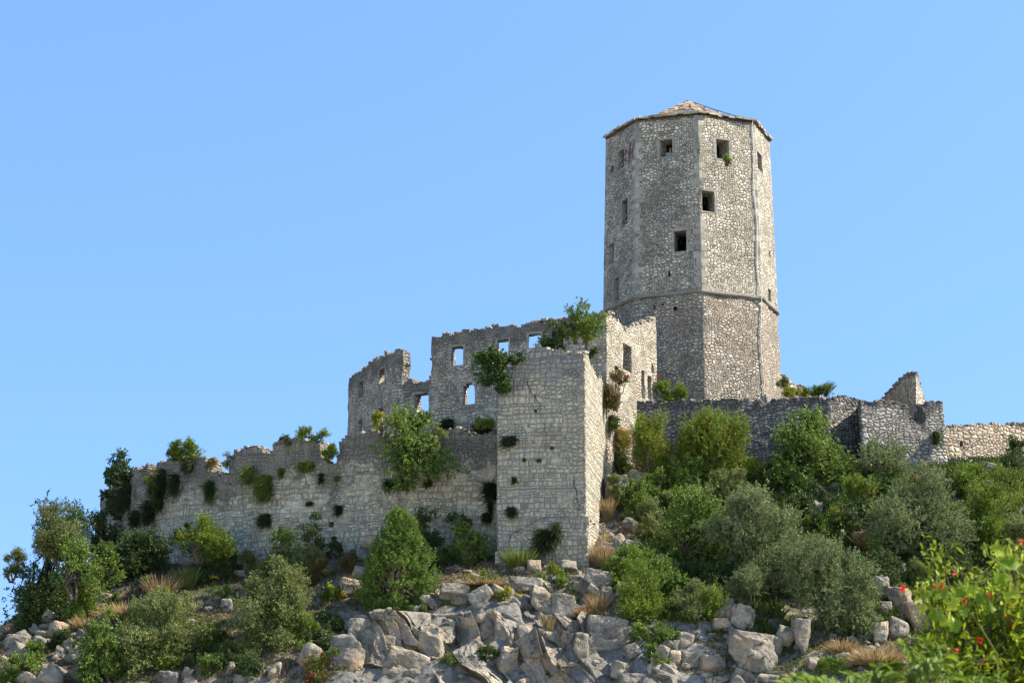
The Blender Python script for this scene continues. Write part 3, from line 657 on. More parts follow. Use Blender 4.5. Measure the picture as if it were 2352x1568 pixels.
ph = [pal.hole(1036, 1064, 795, 839, 1), pal.hole(1142, 1168, 779, 818, 1), pal.hole(1214, 1242, 766, 798, 1), pal.hole(951, 985, 903, 945, 1), pal.hole(1064, 1091, 879, 928, 1, arch=True),
      pal.hole(822, 835, 876, 914, 0), pal.hole(871, 884, 846, 878, 0), pal.hole(868, 880, 936, 960, 0, ragged=True), pal.hole(821, 832, 962, 990, 0, ragged=True),
      pal.hole(1431, 1451, 793, 852, 2), pal.hole(1411, 1420, 841, 851, 2, ragged=True), pal.hole(1473, 1481, 850, 916, 2, ragged=False), pal.hole(1488, 1497, 862, 918, 2, ragged=False), pal.hole(1496, 1502, 834, 856, 2, ragged=True)]
mb = MB(); mason(mb, pal, 13, prof, ph, cell=.15, amp=.03, rag=.14, seed=11, crust_d=1.6, cmax=pal.u[2] - .01, post=lambda V: V + loc0, uoff=120)  # crust left off the sunlit right side so its colour reads brighter
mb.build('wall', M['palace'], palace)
pp = lambda V: V + loc0
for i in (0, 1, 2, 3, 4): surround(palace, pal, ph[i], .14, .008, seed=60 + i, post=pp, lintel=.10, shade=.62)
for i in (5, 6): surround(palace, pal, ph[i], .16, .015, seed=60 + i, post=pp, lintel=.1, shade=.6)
# inner cross wall and rear wall of the palace, seen through openings
def back(p0, p1, th, z0, prof_s, label_name, mat, seed, loc, parent, holes=()):
    pt = Path([p0, p1], th); mb = MB(); mason(mb, pt, z0, pt.profile(prof_s) if prof_s is not None else np.array([[0, z0 + 3], [9, z0 + 3]]), [pt.hole(*h) for h in holes], cell=.16, amp=.03, rag=.2, seed=seed, post=lambda V: V - np.array(loc)); return mb.build(label_name, mat, parent)

# ---- bastion ------------------------------------------------------------------
bR = xy(1345, 1000, 104.0); bL = xy(1142, 1000, 104.8); bBk = xy(1391, 900, 112.2); bLb = (bL[0] * 1.02, bL[1] * 1.032)
bas = Path([bLb, bL, bR, bBk], .9)
bastion = empty('square_bastion', (bR[0], bR[1], 11), 'big square bastion of coursed grey stone with a long crack and a sunlit right side', 'bastion')
lb0 = -np.array([bR[0], bR[1], 11])
prof = bas.profile([(1142, 880, 1), (1150, 868, 1), (1165, 846, 1), (1180, 836, 1), (1192, 826, 1), (1205, 818, 1), (1218, 800, 1), (1232, 790, 1), (1250, 800, 1), (1275, 806, 1), (1290, 804, 1), (1310, 806, 1), (1343, 812, 1),
                    (1346, 814, 2), (1352, 818, 2), (1357, 832, 2), (1360, 838, 2), (1366, 856, 2), (1374, 868, 2), (1380, 862, 2), (1386, 880, 2), (1391, 900, 2)])
prof = np.concatenate([[[0, prof[0, 1]]], prof])
mb = MB(); mason(mb, bas, 9.5, prof, [bas.hole(1227, 1233, 940, 947, 1, ragged=True)], cell=.15, amp=.022, rag=.16, seed=13, crust_d=2.4, cmax=bas.u[2] - .01, post=lambda V: V + lb0, uoff=200)  # no crust past the corner: sunlit side kept lighter in colour
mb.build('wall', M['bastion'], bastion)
plp = Path([(bR[0] - 4.2, bR[1] + .62 - .0), (bR[0] + .10, bR[1] - .16), (bBk[0] + .12, bBk[1])], .3); zp = P(1345, 1186, 104)[2]
mb = MB(); mason(mb, plp, 9.5, np.array([[0, zp - 1.6], [1.2, zp - .5], [2.4, zp], [4.35, zp], [6.0, zp - .2], [12, zp - .5]]), [], cell=.15, amp=.03, rag=.12, seed=14, crust_d=.01, lumps=False, post=lambda V: V + lb0, uoff=233)
mb.build('plinth', M['bastion'], bastion)
# fill behind the bastion crest so that plants root in it
mb = MB(); gxs = np.linspace(0, 1, 24)
A = np.array([bL[0] + .5, bL[1] + .5]); B = np.array([bR[0] - .3, bR[1] + .6]); Cc = np.array([bBk[0] - .6, bBk[1] - .4]); D = np.array([bL[0] + .2, bL[1] + 6.5])
Uq, Vq = np.meshgrid(gxs, gxs, indexing='ij'); XY = (A[None, None] * (1 - Uq[..., None]) + B[None, None] * Uq[..., None]) * (1 - Vq[..., None]) + (D[None, None] * (1 - Uq[..., None]) + Cc[None, None] * Uq[..., None]) * Vq[..., None]
ztf = P(1250, 812, 104.5)[2] - .45 - 1.9 * smooth01(1 - Uq / .45) - .9 * smooth01((Uq - .75) / .25); V = np.concatenate([XY, ztf[..., None]], -1).reshape(-1, 3); V = V + n3(V, 1.5, 77, .12)
idn = np.arange(24 * 24).reshape(24, 24); mb.add(V + lb0, np.stack([idn[:-1, :-1], idn[1:, :-1], idn[1:, 1:], idn[:-1, 1:]], 2).reshape(-1, 4)); mb.build('rubble_fill', M['ground'], bastion)
# crack lines running down the masonry
def crack(path, pts, wd, parent, seg, off):
    mb = MB(); q = [path.uz(x, y, seg) for x, y in pts]; L = []; rg = np.random.default_rng(5)
    for (a, b) in zip(q[:-1], q[1:]):
        for t in np.linspace(0, 1, 4)[:-1]: L.append((a[0] + (b[0] - a[0]) * t + rg.uniform(-.05, .05), a[1] + (b[1] - a[1]) * t))
    L.append(q[-1]); V = []; W = []
    for i, (u_, z_) in enumerate(L):
        w_ = wd * rg.uniform(.5, 1.3) * (1 - abs(2 * i / len(L) - 1) ** 3 * .7)
        for s_ in (-1, 1):
            p_ = path.at(u_ + s_ * w_, -.028); V.append([p_[0], p_[1], z_ + s_ * w_ * .4])
    V = np.array(V) + off; f = [[2 * i, 2 * i + 1, 2 * i + 3, 2 * i + 2] for i in range(len(L) - 1)]
    mb.add(V, f, smooth=False); return mb.build('crack', M['wire'], parent)
crack(bas, [(1210, 868), (1213, 880), (1218, 893), (1226, 908), (1236, 922), (1240, 938), (1241, 955)], .018, bastion, 1, lb0)
crack(bas, [(1248, 968), (1252, 985), (1257, 1000), (1254, 1018), (1252, 1035)], .013, bastion, 1, lb0)
crack(bas, [(1316, 1092), (1318, 1110), (1324, 1130), (1328, 1160), (1326, 1185)], .018, bastion, 1, lb0)

# ---- left curtain wall --------------------------------------------------------
cur = Path([xy(229, 1170, 126.5), xy(240, 1170, 123), xy(262, 1170, 120.5), xy(300, 1170, 118), xy(365, 1170, 115.4), xy(450, 1170, 113.4), xy(620, 1170, 111), xy(860, 1150, 109), xy(1150, 1120, 107.2)], 1.2)
curtain = empty('curtain_wall', (cur.p[6][0], cur.p[6][1], 12), 'long curving rubble curtain wall with worn merlons and hanging plants, left of the bastion', 'wall')
lc = -np.array([cur.p[6][0], cur.p[6][1], 12])
prof = cur.profile([(229, 1140), (240, 1130), (255, 1118), (268, 1110), (280, 1096), (295, 1086), (312, 1078), (330, 1074), (345, 1080), (347, 1112), (359, 1112), (361, 1064), (375, 1056), (385, 1052), (400, 1046), (430, 1052), (455, 1056), (475, 1056), (477, 1086), (500, 1082), (527, 1086), (530, 1070), (540, 1046), (550, 1036), (562, 1025), (590, 1023), (600, 1034), (604, 1048), (618, 1050), (624, 1028), (640, 1018), (660, 1009), (700, 1004), (738, 1010), (741, 1052), (758, 1064), (772, 1060), (776, 1028), (786, 1005), (800, 996), (830, 992), (870, 996), (940, 1002), (1000, 990), (1010, 985), (1060, 988), (1075, 998), (1100, 1000), (1142, 985)])
mb = MB(); mason(mb, cur, 10.5, prof, [cur.hole(757, 768, 1200, 1212, None, ragged=True)], cell=.16, amp=.045, rag=.2, seed=17, crust_d=2.8, post=lambda V: V + lc, uoff=300)
mb.build('wall', M['curtain'], curtain)

# ---- retaining wall, gate block, distant walls -----------------------------------
def simple_wall(name, label, cat, pts, th, z0, profs, mat, holes=(), seed=1, rag=.14, crust=.6, uoff=0, amp=.04, part='wall'):
    pt = Path(pts, th); rt = empty(name, (pts[0][0], pts[0][1], z0), label, cat); l0 = -np.array([pts[0][0], pts[0][1], z0])
    mb = MB(); mason(mb, pt, z0, pt.profile(profs), [pt.hole(*h[:4], None, **(h[4] if len(h) > 4 else {})) for h in holes], cell=.15, amp=amp, rag=rag, seed=seed, crust_d=crust, post=lambda V: V + l0, uoff=uoff)
    o = mb.build(part, mat, rt); return pt, rt, l0
rg_ = dict(ragged=True)
ret, retroot, _ = simple_wall('retaining_wall', 'dark grey dry rubble retaining wall below the tower, behind the trees', 'wall', [xy(1455, 980, 115.3), xy(1700, 980, 114.6), xy(1905, 980, 114.6), xy(1985, 980, 115.6)], .8, 17,
    [(1455, 924), (1500, 922), (1600, 921), (1700, 921), (1800, 919), (1904, 916), (1907, 914), (1925, 912), (1950, 915), (1984, 918)], M['retain'],
    [(1880, 1895, 955, 968), (1679, 1684, 1080, 1090, rg_), (1710, 1714, 1084, 1092, rg_), (1869, 1873, 1082, 1096, rg_), (1675, 1682, 1028, 1036, rg_)], seed=23, uoff=400, rag=.10)
blk, blkroot, _ = simple_wall('gate_block', 'square grey rubble block with a notch in its top, right of the retaining wall', 'ruin', [xy(1973, 980, 117.5), xy(1977, 1000, 112.3), xy(2172, 1000, 113.5), (xy(2172, 1000, 113.5)[0] - .1, 117.8)], .8, 17,
    [(1973, 924, 0), (1978, 924, 1), (1990, 921, 1), (2020, 921, 1), (2060, 923, 1), (2087, 927, 1), (2089, 968, 1), (2127, 969, 1), (2129, 926, 1), (2145, 921, 1), (2171, 922, 1)], M['block'], seed=29, uoff=500, rag=.08)
simple_wall('gable_ruin', 'pointed brown rubble gable stump rising behind the notch of the gate block', 'ruin', [xy(2010, 900, 125), xy(2103, 900, 117.6), xy(2128, 930, 119.6)], .8, 18,
    [(2010, 925), (2024, 917), (2036, 903), (2050, 890), (2062, 880), (2070, 868), (2080, 860), (2090, 857), (2103, 857), (2106, 860), (2112, 868), (2119, 893), (2124, 920), (2128, 940)], M['palace'], seed=31, uoff=600, rag=.1, crust=.3)
simple_wall('far_wall', 'warm light brown rebuilt rubble wall at the right edge, one small hole', 'wall', [xy(2150, 1010, 118.4), xy(2420, 1010, 121.8)], .7, 17.5,
    [(2150, 979), (2200, 977), (2260, 976), (2352, 972), (2420, 970)], M['repaired'], [(2204, 2212, 1013, 1024)], seed=37, uoff=700, rag=.05, crust=.2)
simple_wall('low_wall', 'low brown rubble terrace wall under the warm rebuilt wall', 'wall', [xy(2168, 1075, 114.2), xy(2300, 1085, 112.9)], .6, 17,
    [(2168, 1052), (2200, 1056), (2240, 1062), (2275, 1078), (2300, 1090)], M['palace'], seed=41, uoff=800, rag=.12, crust=.3)
simple_wall('rubble_gable', 'pale sloping rubble wall end behind the right foot of the tower', 'ruin', [xy(1780, 900, 126), xy(1890, 900, 127.5)], .7, 20,
    [(1780, 858), (1795, 864), (1812, 873), (1830, 886), (1850, 899), (1870, 910), (1890, 918)], M['repaired'], seed=43, uoff=900, rag=.2, crust=.3)

# ------------------------------------------------------------------ rocks
def rock(name, sx, sy, w, h, label, group=None, Y=None, seed=0, tilt=0.0, sub=4, planes=12, p=16, flat=1.0, cat='boulder', sink=.12, dep=None):
    rg = np.random.default_rng(seed + 1000)
    b = ground(sx, sy + h * .42) if Y is None else P(sx, sy + h * .42, Y)
    if b is None: b = P(sx, sy + h * .42, 121)
    m = mpp(b[1]); W, Hh = w * m * 1.04, h * m * 1.1; D = (W * .6 + Hh * .4) * rg.uniform(.8, 1.1) * flat if dep is None else dep
    d = ICO[sub]; n = rg.normal(size=(planes, 3)); n /= np.linalg.norm(n, axis=1)[:, None]
    n = np.concatenate([n, [[0, 0, 1], [0, -1, .2], [1, 0, .1], [-1, -.1, 0]]]); dk = rg.uniform(.55, 1.0, len(n)); p = p * 1.5
    dots = np.clip(d @ n.T, 0, None) / dk; r = (dots ** p).sum(1) ** (-1 / p); r = np.minimum(r, 1.45)
    V = d * r[:, None]; V = V / np.abs(V).max(0); V = V * np.array([W, D, Hh]) / 2
    sc = max(W, Hh); nn = V / np.linalg.norm(V, axis=1)[:, None]
    st_ = np.array([.5, .5, 1.6]); bk = h3(*(np.floor(V @ np.array([[.8, .3, .5], [-.3, .9, .2], [-.5, 0, .85]]) * 2.2 / max(.5, sc) * 1.6 + .35 * n3(V, 2.0, seed, 1)).T), seed) - .5
    V = V + nn * (bk[:, None] * .05 * sc + fbm(V / sc * 3.2 * st_ + seed, 4, seed, True)[:, None] * .045 * sc + fbm(V * 5 + seed, 3, seed + 9)[:, None] * .03)
    c, s_ = math.cos(tilt), math.sin(tilt); V = np.stack([V[:, 0] * c + V[:, 2] * s_, V[:, 1], -V[:, 0] * s_ + V[:, 2] * c], 1)
    mb = MB(); mb.add(V + np.array([0, 0, Hh * (.5 - sink * .5)]), ICOF[sub]); o = mb.build(name, M['rock'], None, loc=b + np.array([0, D * (.5 if 780 < sx < 1430 and sy > 1400 else .18), 0]))
    return tag(o, label, cat, group)

# (x, y, width, height, tilt, subdivision, label)
ROCKS = [
 (829,1318,38,36,.3,4,'grey boulder leaning against the lower left edge of the cone-shaped juniper'), (802,1352,56,46,.2,4,'large rounded grey boulder just left of the juniper, below a smaller one'),
 (829,1447,68,62,.1,5,'big angular pale boulder lying left of the foot of the juniper, above the fluted slab'), (712,1504,46,72,.45,4,'long smooth grey boulder tilted beside the reddish shrub at the bottom edge'),
 (743,1464,30,36,.5,4,'small pale boulder above the long tilted one near the reddish shrub'), (554,1464,42,32,.2,4,'grey rock half hidden under the left side of the big round shrub'),
 (568,1495,36,32,.2,4,'pale rock under the big round shrub with a tan right end'), (521,1395,26,30,0,4,'round grey rock in the grass between the two large left shrubs'),
 (530,1535,20,32,.1,3,'small upright grey rock below the gap between the left shrubs'), (557,1562,52,28,0,4,'wide pale rock cut by the bottom edge, left of the reddish shrub'),
 (428,1547,26,32,.4,3,'small leaning rock at the bottom, right of the grey-green shrub'), (633,1540,30,48,.2,4,'grey upright rock at the bottom edge left of the reddish shrub'),
 (552,1318,36,24,0,4,'dark grey rock tucked under the foot of the curtain wall'), (795,1520,95,118,.15,5,'tall pale limestone slab with rain flutes, at the bottom left of the cliff'),
 (884,1430,64,54,-.35,5,'blue-grey sloping boulder below the foot of the juniper'), (998,1361,24,32,.1,4,'small white rock at the right edge of the juniper'),
 (1046,1359,68,50,.1,5,'large grey block right of the juniper with a flat top'), (1098,1375,62,58,-.5,5,'split grey block tilted right, next to the large flat-topped block'),
 (1158,1406,120,50,-.35,5,'long slanting slab rising to the right in the middle of the cliff'), (1196,1380,38,24,.1,4,'pale knob sitting on the right end of the long slanting slab'),
 (962,1423,24,16,0,3,'small white wedge stone under the right foot of the juniper'), (984,1418,38,24,.2,4,'grey block wedged right of the small white stone'),
 (1027,1437,44,48,.3,4,'brown-grey block below the small white rock, right of the juniper'), (881,1485,50,76,.2,5,'pale knobbly rock rib between the fluted slab and the cliff face'),
 (934,1530,118,104,.35,5,'broad pale cliff block with dark cracks at the bottom, below the juniper'), (988,1480,72,104,.6,5,'steep grey slab leaning right beside the broad cliff block'),
 (1098,1490,90,54,.5,5,'toothed grey ledge slanting down to the right in the cliff'), (1162,1469,62,82,.1,5,'orange-stained cliff block right of the toothed ledge'),
 (1079,1449,54,48,.2,4,'smooth blue-grey cliff face above the toothed ledge'), (1162,1530,52,82,.1,5,'pale brown lower cliff block under the orange-stained one'),
 (1126,1556,58,42,.1,4,'rounded pale boulder at the bottom edge in the middle of the cliff'), (1230,1304,38,32,0,4,'round grey boulder below the middle of the bastion'),
 (1194,1309,30,24,0,4,'flat pale stone left of the round boulder below the bastion'), (1301,1304,48,30,0,4,'low grey boulder at the foot of the bastion corner'),
 (1361,1282,44,28,.4,4,'bright white boulder at the sunlit corner foot of the bastion'), (1377,1337,68,50,.2,5,'fluted grey boulder below the bastion corner'),
 (1332,1349,48,36,.1,4,'grey boulder left of the fluted one below the bastion corner'), (1396,1363,34,32,.1,4,'small boulder under the fluted one'),
 (1432,1352,30,42,.1,4,'pale jagged rock beside the bright green shrub'), (1215,1344,84,38,.1,5,'long low grey ledge below the round boulder'),
 (1239,1378,54,64,.2,5,'pale grey cliff block under the long low ledge'), (1292,1394,76,64,.1,5,'large shaded rock with tufts hanging over it, centre right of the cliff'),
 (1301,1423,64,24,-.2,4,'narrow flat slab under the shaded rock'), (1354,1418,40,32,-.2,4,'egg-shaped brown boulder on the right end of the narrow slab'),
 (1418,1423,30,28,0,4,'round grey boulder at the left edge of the bright green shrub'), (1287,1459,90,76,.1,5,'craggy blue-grey block with bright edges below the narrow slab'),
 (1392,1473,110,98,.1,5,'huge rounded grey boulder with a fluted pale top, right part of the cliff'), (1335,1483,36,102,.1,4,'narrow upright rock between the craggy block and the huge rounded boulder'),
 (1249,1520,86,112,.3,5,'pointed grey and ochre crag at the bottom centre'), (1210,1470,46,80,.1,4,'ochre crag shoulder left of the craggy blue-grey block'),
 (1456,1497,44,30,-.4,4,'pale boulder leaning right of the huge rounded one'), (1506,1518,22,22,0,3,'small round pale stone in the scree right of the huge boulder'),
 (1523,1502,30,54,.4,4,'long pale stone tilted in the scree'), (1552,1478,22,26,0,3,'small square stone beside the smooth egg-shaped one'),
 (1575,1468,38,46,.3,4,'smooth egg-shaped grey boulder under the bright green shrub'), (1552,1511,26,34,0,3,'buff stone standing in the scree below the small square stone'),
 (1585,1516,46,34,.1,4,'rounded boulder with a pale cap in the scree'), (1575,1530,22,18,0,3,'small white stone in front of the pale-capped boulder'),
 (1497,1537,22,24,0,3,'small grey stone under the round pale one'), (1430,1540,50,44,.3,4,'grey boulder at the bottom, right of the pointed crag'),
 (1463,1560,74,38,.1,4,'wide pale boulder at the bottom edge below the scree'), (1528,1559,54,32,.1,4,'bluish rounded boulder at the bottom edge, right of the wide pale one'),
 (1661,1408,52,58,0,5,'round boulder with curved cracks under the dark olive'), (1661,1438,44,32,0,4,'lower block beneath the cracked round boulder'),
 (1714,1418,64,64,.3,5,'bulging grey boulder under the trunk of the big olive'), (1730,1497,106,140,.15,5,'biggest boulder, a tall smooth dome with pale streaks, bottom right'),
 (1784,1482,38,54,.3,4,'slab leaning on the right side of the biggest boulder'), (1808,1466,40,64,.3,4,'second leaning slab right of the biggest boulder'),
 (1845,1464,44,80,.1,4,'tall pale slab beside the trunks of the right olive'), (1639,1525,58,52,.1,4,'buff topped boulder left of the biggest boulder'),
 (1689,1512,16,15,0,3,'small block stacked between the buff boulder and the biggest one'), (1690,1532,16,15,0,3,'lower small block stacked left of the biggest boulder'), (1688,1556,20,26,0,3,'upright block at the bottom left of the biggest boulder'),
 (1650,1562,54,28,0,4,'dark grey flat boulder at the bottom edge left of the stacked blocks'), (1872,1523,30,32,.1,4,'pale blue boulder beside the small yellow-green bush at the bottom'),
 (1773,1560,60,30,.1,4,'pale rock at the bottom right foot of the biggest boulder'), (1872,1166,40,44,.3,4,'bright angular rock standing among the shrubs under the dark tree'),
 (1846,1156,26,18,0,3,'small shaded rock left of the bright angular one'), (2069,1308,34,36,.2,4,'grey boulder at the top of the right rock pile'),
 (2032,1335,32,38,.1,4,'boulder at the upper left of the right rock pile'), (2024,1357,34,54,.1,4,'tall grey boulder on the left of the right rock pile'),
 (2064,1327,30,20,0,3,'small rounded boulder above the large egg-shaped one in the right pile'), (2064,1373,64,80,.15,5,'large egg-shaped boulder in the middle of the right rock pile'),
 (2035,1399,28,40,0,4,'pointed boulder under the tall grey one in the right pile'), (2010,1410,22,24,0,3,'small pale boulder by the edge of the right olive'),
 (2024,1456,34,54,.2,4,'white upright slab with a split, below the right rock pile'), (2064,1440,48,58,.1,4,'streaked block below the large egg-shaped boulder'),
 (2087,1413,28,44,.1,4,'narrow rock wedged right of the egg-shaped boulder'), (2123,1418,60,80,-.3,5,'fluted leaning boulder at the right of the rock pile, behind the vine leaves'),
 (2163,1373,38,28,.1,4,'pale flat rock seen behind the vine leaves'), (1941,1517,42,38,-.2,4,'white-topped boulder in dry grass at the bottom right'),
 (1957,1467,22,20,0,3,'small pale stone in the dry grass above the white-topped boulder'), (1989,1547,52,22,0,4,'flat pale rock at the bottom right behind the leaf sprays'),
 (2010,1213,44,32,-.3,4,'pale rock on the slope left of the sparse olive'), (1978,1231,32,22,0,4,'white rock below the pale rock left of the sparse olive'),
 (2300,1035,48,28,.2,4,'grey rock crest in front of the warm rebuilt wall'), (2272,1043,60,22,0,4,'long low rock in front of the warm rebuilt wall'),
 (2272,1077,38,30,.2,4,'white rock at the end of the low terrace wall'), (2282,1117,36,28,.1,4,'dark-based rock among the right edge shrubs'),
 (134,1448,42,42,.3,4,'grey boulder under the left tree, beside the small bright bush'), (112,1418,32,38,.5,4,'leaning grey slab at the foot of the left tree'),
 (88,1482,38,46,.2,4,'tall pale boulder at the left, below the leaning slab'), (35,1474,60,42,0,4,'flat-topped dark rock against the sky at the far left'),
 (139,1496,34,30,.3,4,'buff edged boulder right of the tall pale one at the left'), (185,1468,24,18,0,3,'small white stone at the tip of the dead branch'),
 (171,1502,44,50,.4,4,'bright fractured rock left of the dark green shrub'), (120,1550,66,54,.2,5,'large blue-grey boulder in the bottom left corner area'),
 (236,1370,32,28,.2,4,'shaded boulder in the dry grass under the dark shrubs'), (241,1437,34,24,0,4,'tan rock below the dry grass ledge on the left'),
 (383,1560,48,30,.1,4,'pale rounded rock at the bottom between the two left shrubs'), (436,1562,34,26,.2,4,'dull rock at the bottom right of the grey-green shrub'),
 (851,1243,40,40,.3,4,'grey rock outcrop against the curtain wall, above and left of the juniper'), (838,1275,42,30,.2,4,'lower outcrop rock between curtain wall and juniper'),
 (1419,1122,58,110,.1,5,'tall white cracked rock standing right of the sunlit bastion side'), (1458,1103,44,50,.3,4,'pale rock joined to the top right of the tall white rock'),
 (1483,1168,24,28,.2,4,'small pale rock among the shrubs below the retaining wall'), (1447,1206,34,38,.1,4,'shaded grey rock on the slope right of the bastion foot'),
 (1421,1252,42,40,-.4,4,'slanted rock on the slope low right of the bastion foot'), (1447,1258,38,40,.3,4,'tan rock right of the slanted one'), (1393,1262,38,34,.2,4,'bright rock between the bastion corner and the slanted rock'),
]
for i, (sx, sy, w_, h_, ti, sub, lab) in enumerate(ROCKS):
    gp = 'limestone boulders on the hillside'
    o = rock('boulder', sx, sy, w_, h_, lab, gp, seed=i * 7 + 3, tilt=ti, sub=sub, planes=4 + (i * 5) % 6, p=(40 if sub == 5 else (34 if i % 3 else 14)), cat='boulder')
rock('boulder', 219, 1208, 22, 20, 'small tan rock against the sky at the left end of the curtain wall', 'limestone boulders on the hillside', Y=127, seed=901)

# bedrock: slanting limestone beds stacked into the low cliff in the middle, one continuous outcrop
rg = np.random.default_rng(515); mb = MB()
def slabs(n, xr, yr, sr, tl):
    for i in range(n):
        sx, sy = rg.uniform(*xr), rg.uniform(*yr); b = ground(sx, sy)
        if b is None: continue
        nn = rg.normal(size=(6, 3)); nn /= np.linalg.norm(nn, axis=1)[:, None]; nn = np.concatenate([nn, [[0, 0, 1], [0, 0, -1], [1, 0, 0], [-1, 0, 0], [0, -1, 0], [.5, -.5, .7]]]); dk = rg.uniform(.5, 1, len(nn))
        d = ICO[4]; r = ((np.clip(d @ nn.T, 0, None) / dk) ** 44).sum(1) ** (-1 / 44); V = d * np.minimum(r, 1.5)[:, None]; s_ = rg.uniform(*sr)
        V = V * np.array([rg.uniform(.9, 1.7), rg.uniform(.6, .9), rg.uniform(.4, .8)]) * s_
        V = V + unit_(V) * (fbm(V / s_ * np.array([1.2, 1.2, 3.5]) + i, 4, i, True)[:, None] * .10 * s_)
        t = rg.normal(tl, .22); c_, q = math.cos(t), math.sin(t); V = np.stack([V[:, 0] * c_ + V[:, 2] * q, V[:, 1], -V[:, 0] * q + V[:, 2] * c_], 1)
        mb.add(V + b + np.array([0, s_ * .35, -s_ * .12]), ICOF[4])
def unit_(v): return v / (np.linalg.norm(v, axis=1, keepdims=True) + 1e-9)
slabs(30, (800, 1440), (1400, 1600), (.35, .7), .75); slabs(46, (985, 1440), (1325, 1400), (.3, .6), .3)
slabs(26, (20, 230), (1440, 1590), (.35, .8), .6); slabs(26, (1990, 2180), (1300, 1480), (.3, .6), .4); slabs(16, (1395, 1470), (1110, 1290), (.3, .6), .9); slabs(40, (1440, 1900), (1440, 1590), (.25, .6), .4)
tag(mb.build('bedrock_outcrop', M['rock']), kind='structure')

# the cliff itself: a steep fractured face of tilted facets
def facets(U, W, cell, seed, shear=.55, g=.8, o=.5):
    su = (U + W * shear) / cell; sw = W / (cell * 1.7); iu, iw = np.floor(su), np.floor(sw); best = np.full(U.shape, 1e9); out = np.zeros(U.shape); z0 = 0 * iu
    for a in (-1, 0, 1):
        for b in (-1, 0, 1):
            cu, cw = iu + a, iw + b; pu = cu + .15 + .7 * h3(cu, cw, z0, seed); pw = cw + .15 + .7 * h3(cu, cw, z0, seed + 1); d = (su - pu) ** 2 + (sw - pw) ** 2
            gu, gw, oo = (h3(cu, cw, z0, seed + 2) - .5) * 2 * g, (h3(cu, cw, z0, seed + 3) - .5) * 2 * g, (h3(cu, cw, z0, seed + 4) - .5) * 2 * o
            m = d < best; best = np.where(m, d, best); out = np.where(m, ((su - pu) * gu + (sw - pw) * gw + oo) * cell, out)
    return out
cu_, cw_ = np.linspace(0, 1, 430), np.linspace(0, 1, 210); CU, CW = np.meshgrid(cu_, cw_, indexing='ij')
tx = 765 + CU * 690; ty = 1392 + CW * 235; B0 = np.array([P(a, b, 1.0) for a, b in zip(tx[:, 0], ty[:, 0])]); 
dx_ = (tx - CX) / FPX; dy_ = (CY - ty) / FPX; Yd = 100.9 - CW * 3.1 + .5 * np.sin(CU * 7); kk = Yd / (cp - dy_ * sp)
PX, PZ = dx_ * kk, CAMZ + (sp + dy_ * cp) * kk; Uf, Wf = PX.ravel(), PZ.ravel(); q_ = np.stack([Uf, Wf, 0 * Uf], 1); wu, ww = Uf + .5 * vn(q_ * .8, 3), Wf + .5 * vn(q_ * .8, 4)
dd = facets(wu, ww, 1.5, 900, .55, .9, .42) + facets(wu + 3, ww, .62, 910, .5, .8, .3) * .75 + facets(wu, ww + 5, .25, 920, .5, .6, .25) * .5 + .10 * fbm(q_ * 3, 4, 30)
edge = np.minimum(smooth01(CU / .12) * smooth01((1 - CU) / .12), smooth01(CW / .10)).ravel(); yy = Yd.ravel() - (dd + .15) * edge + (1 - edge) * 1.6
V = np.stack([Uf, yy, Wf + .18 * dd], 1); idn = np.arange(430 * 210).reshape(430, 210)
mb = MB(); mb.add(V, np.stack([idn[:-1, :-1], idn[:-1, 1:], idn[1:, 1:], idn[1:, :-1]], 2).reshape(-1, 4), smooth=False); tag(mb.build('cliff', M['rock']), kind='structure')

# loose scree: far past counting, one object
rg = np.random.default_rng(77); mb = MB(); n = 1700
xs = rg.uniform(-27, 27, n); ys = rg.uniform(94, 112, n)
keep = vn(np.stack([xs * .35, ys * .35, 0 * xs], 1), 5) + .35 * np.exp(-((xs - 5) / 9) ** 2) > .05; xs, ys = xs[keep], ys[keep]; zs_ = HZ(xs, ys)
sz_ = .05 + .22 * rg.random(len(xs)) ** 3
for x, y, z, s_ in zip(xs, ys, zs_, sz_):
    V = ICO[2 if s_ > .12 else 1]; V = V * (np.array([1.2, 1, .8]) * s_ * rg.uniform(.7, 1.3, 3)) * (1 + .28 * vn(V * 1.7 + x * 9, 3)[:, None])
    mb.add(V + np.array([x, y, z + s_ * .2]), ICOF[2 if s_ > .12 else 1], smooth=False)
tag(mb.build('scree', M['rock']), 'loose limestone rubble and pebbles strewn over the slope', 'scree', kind='stuff')

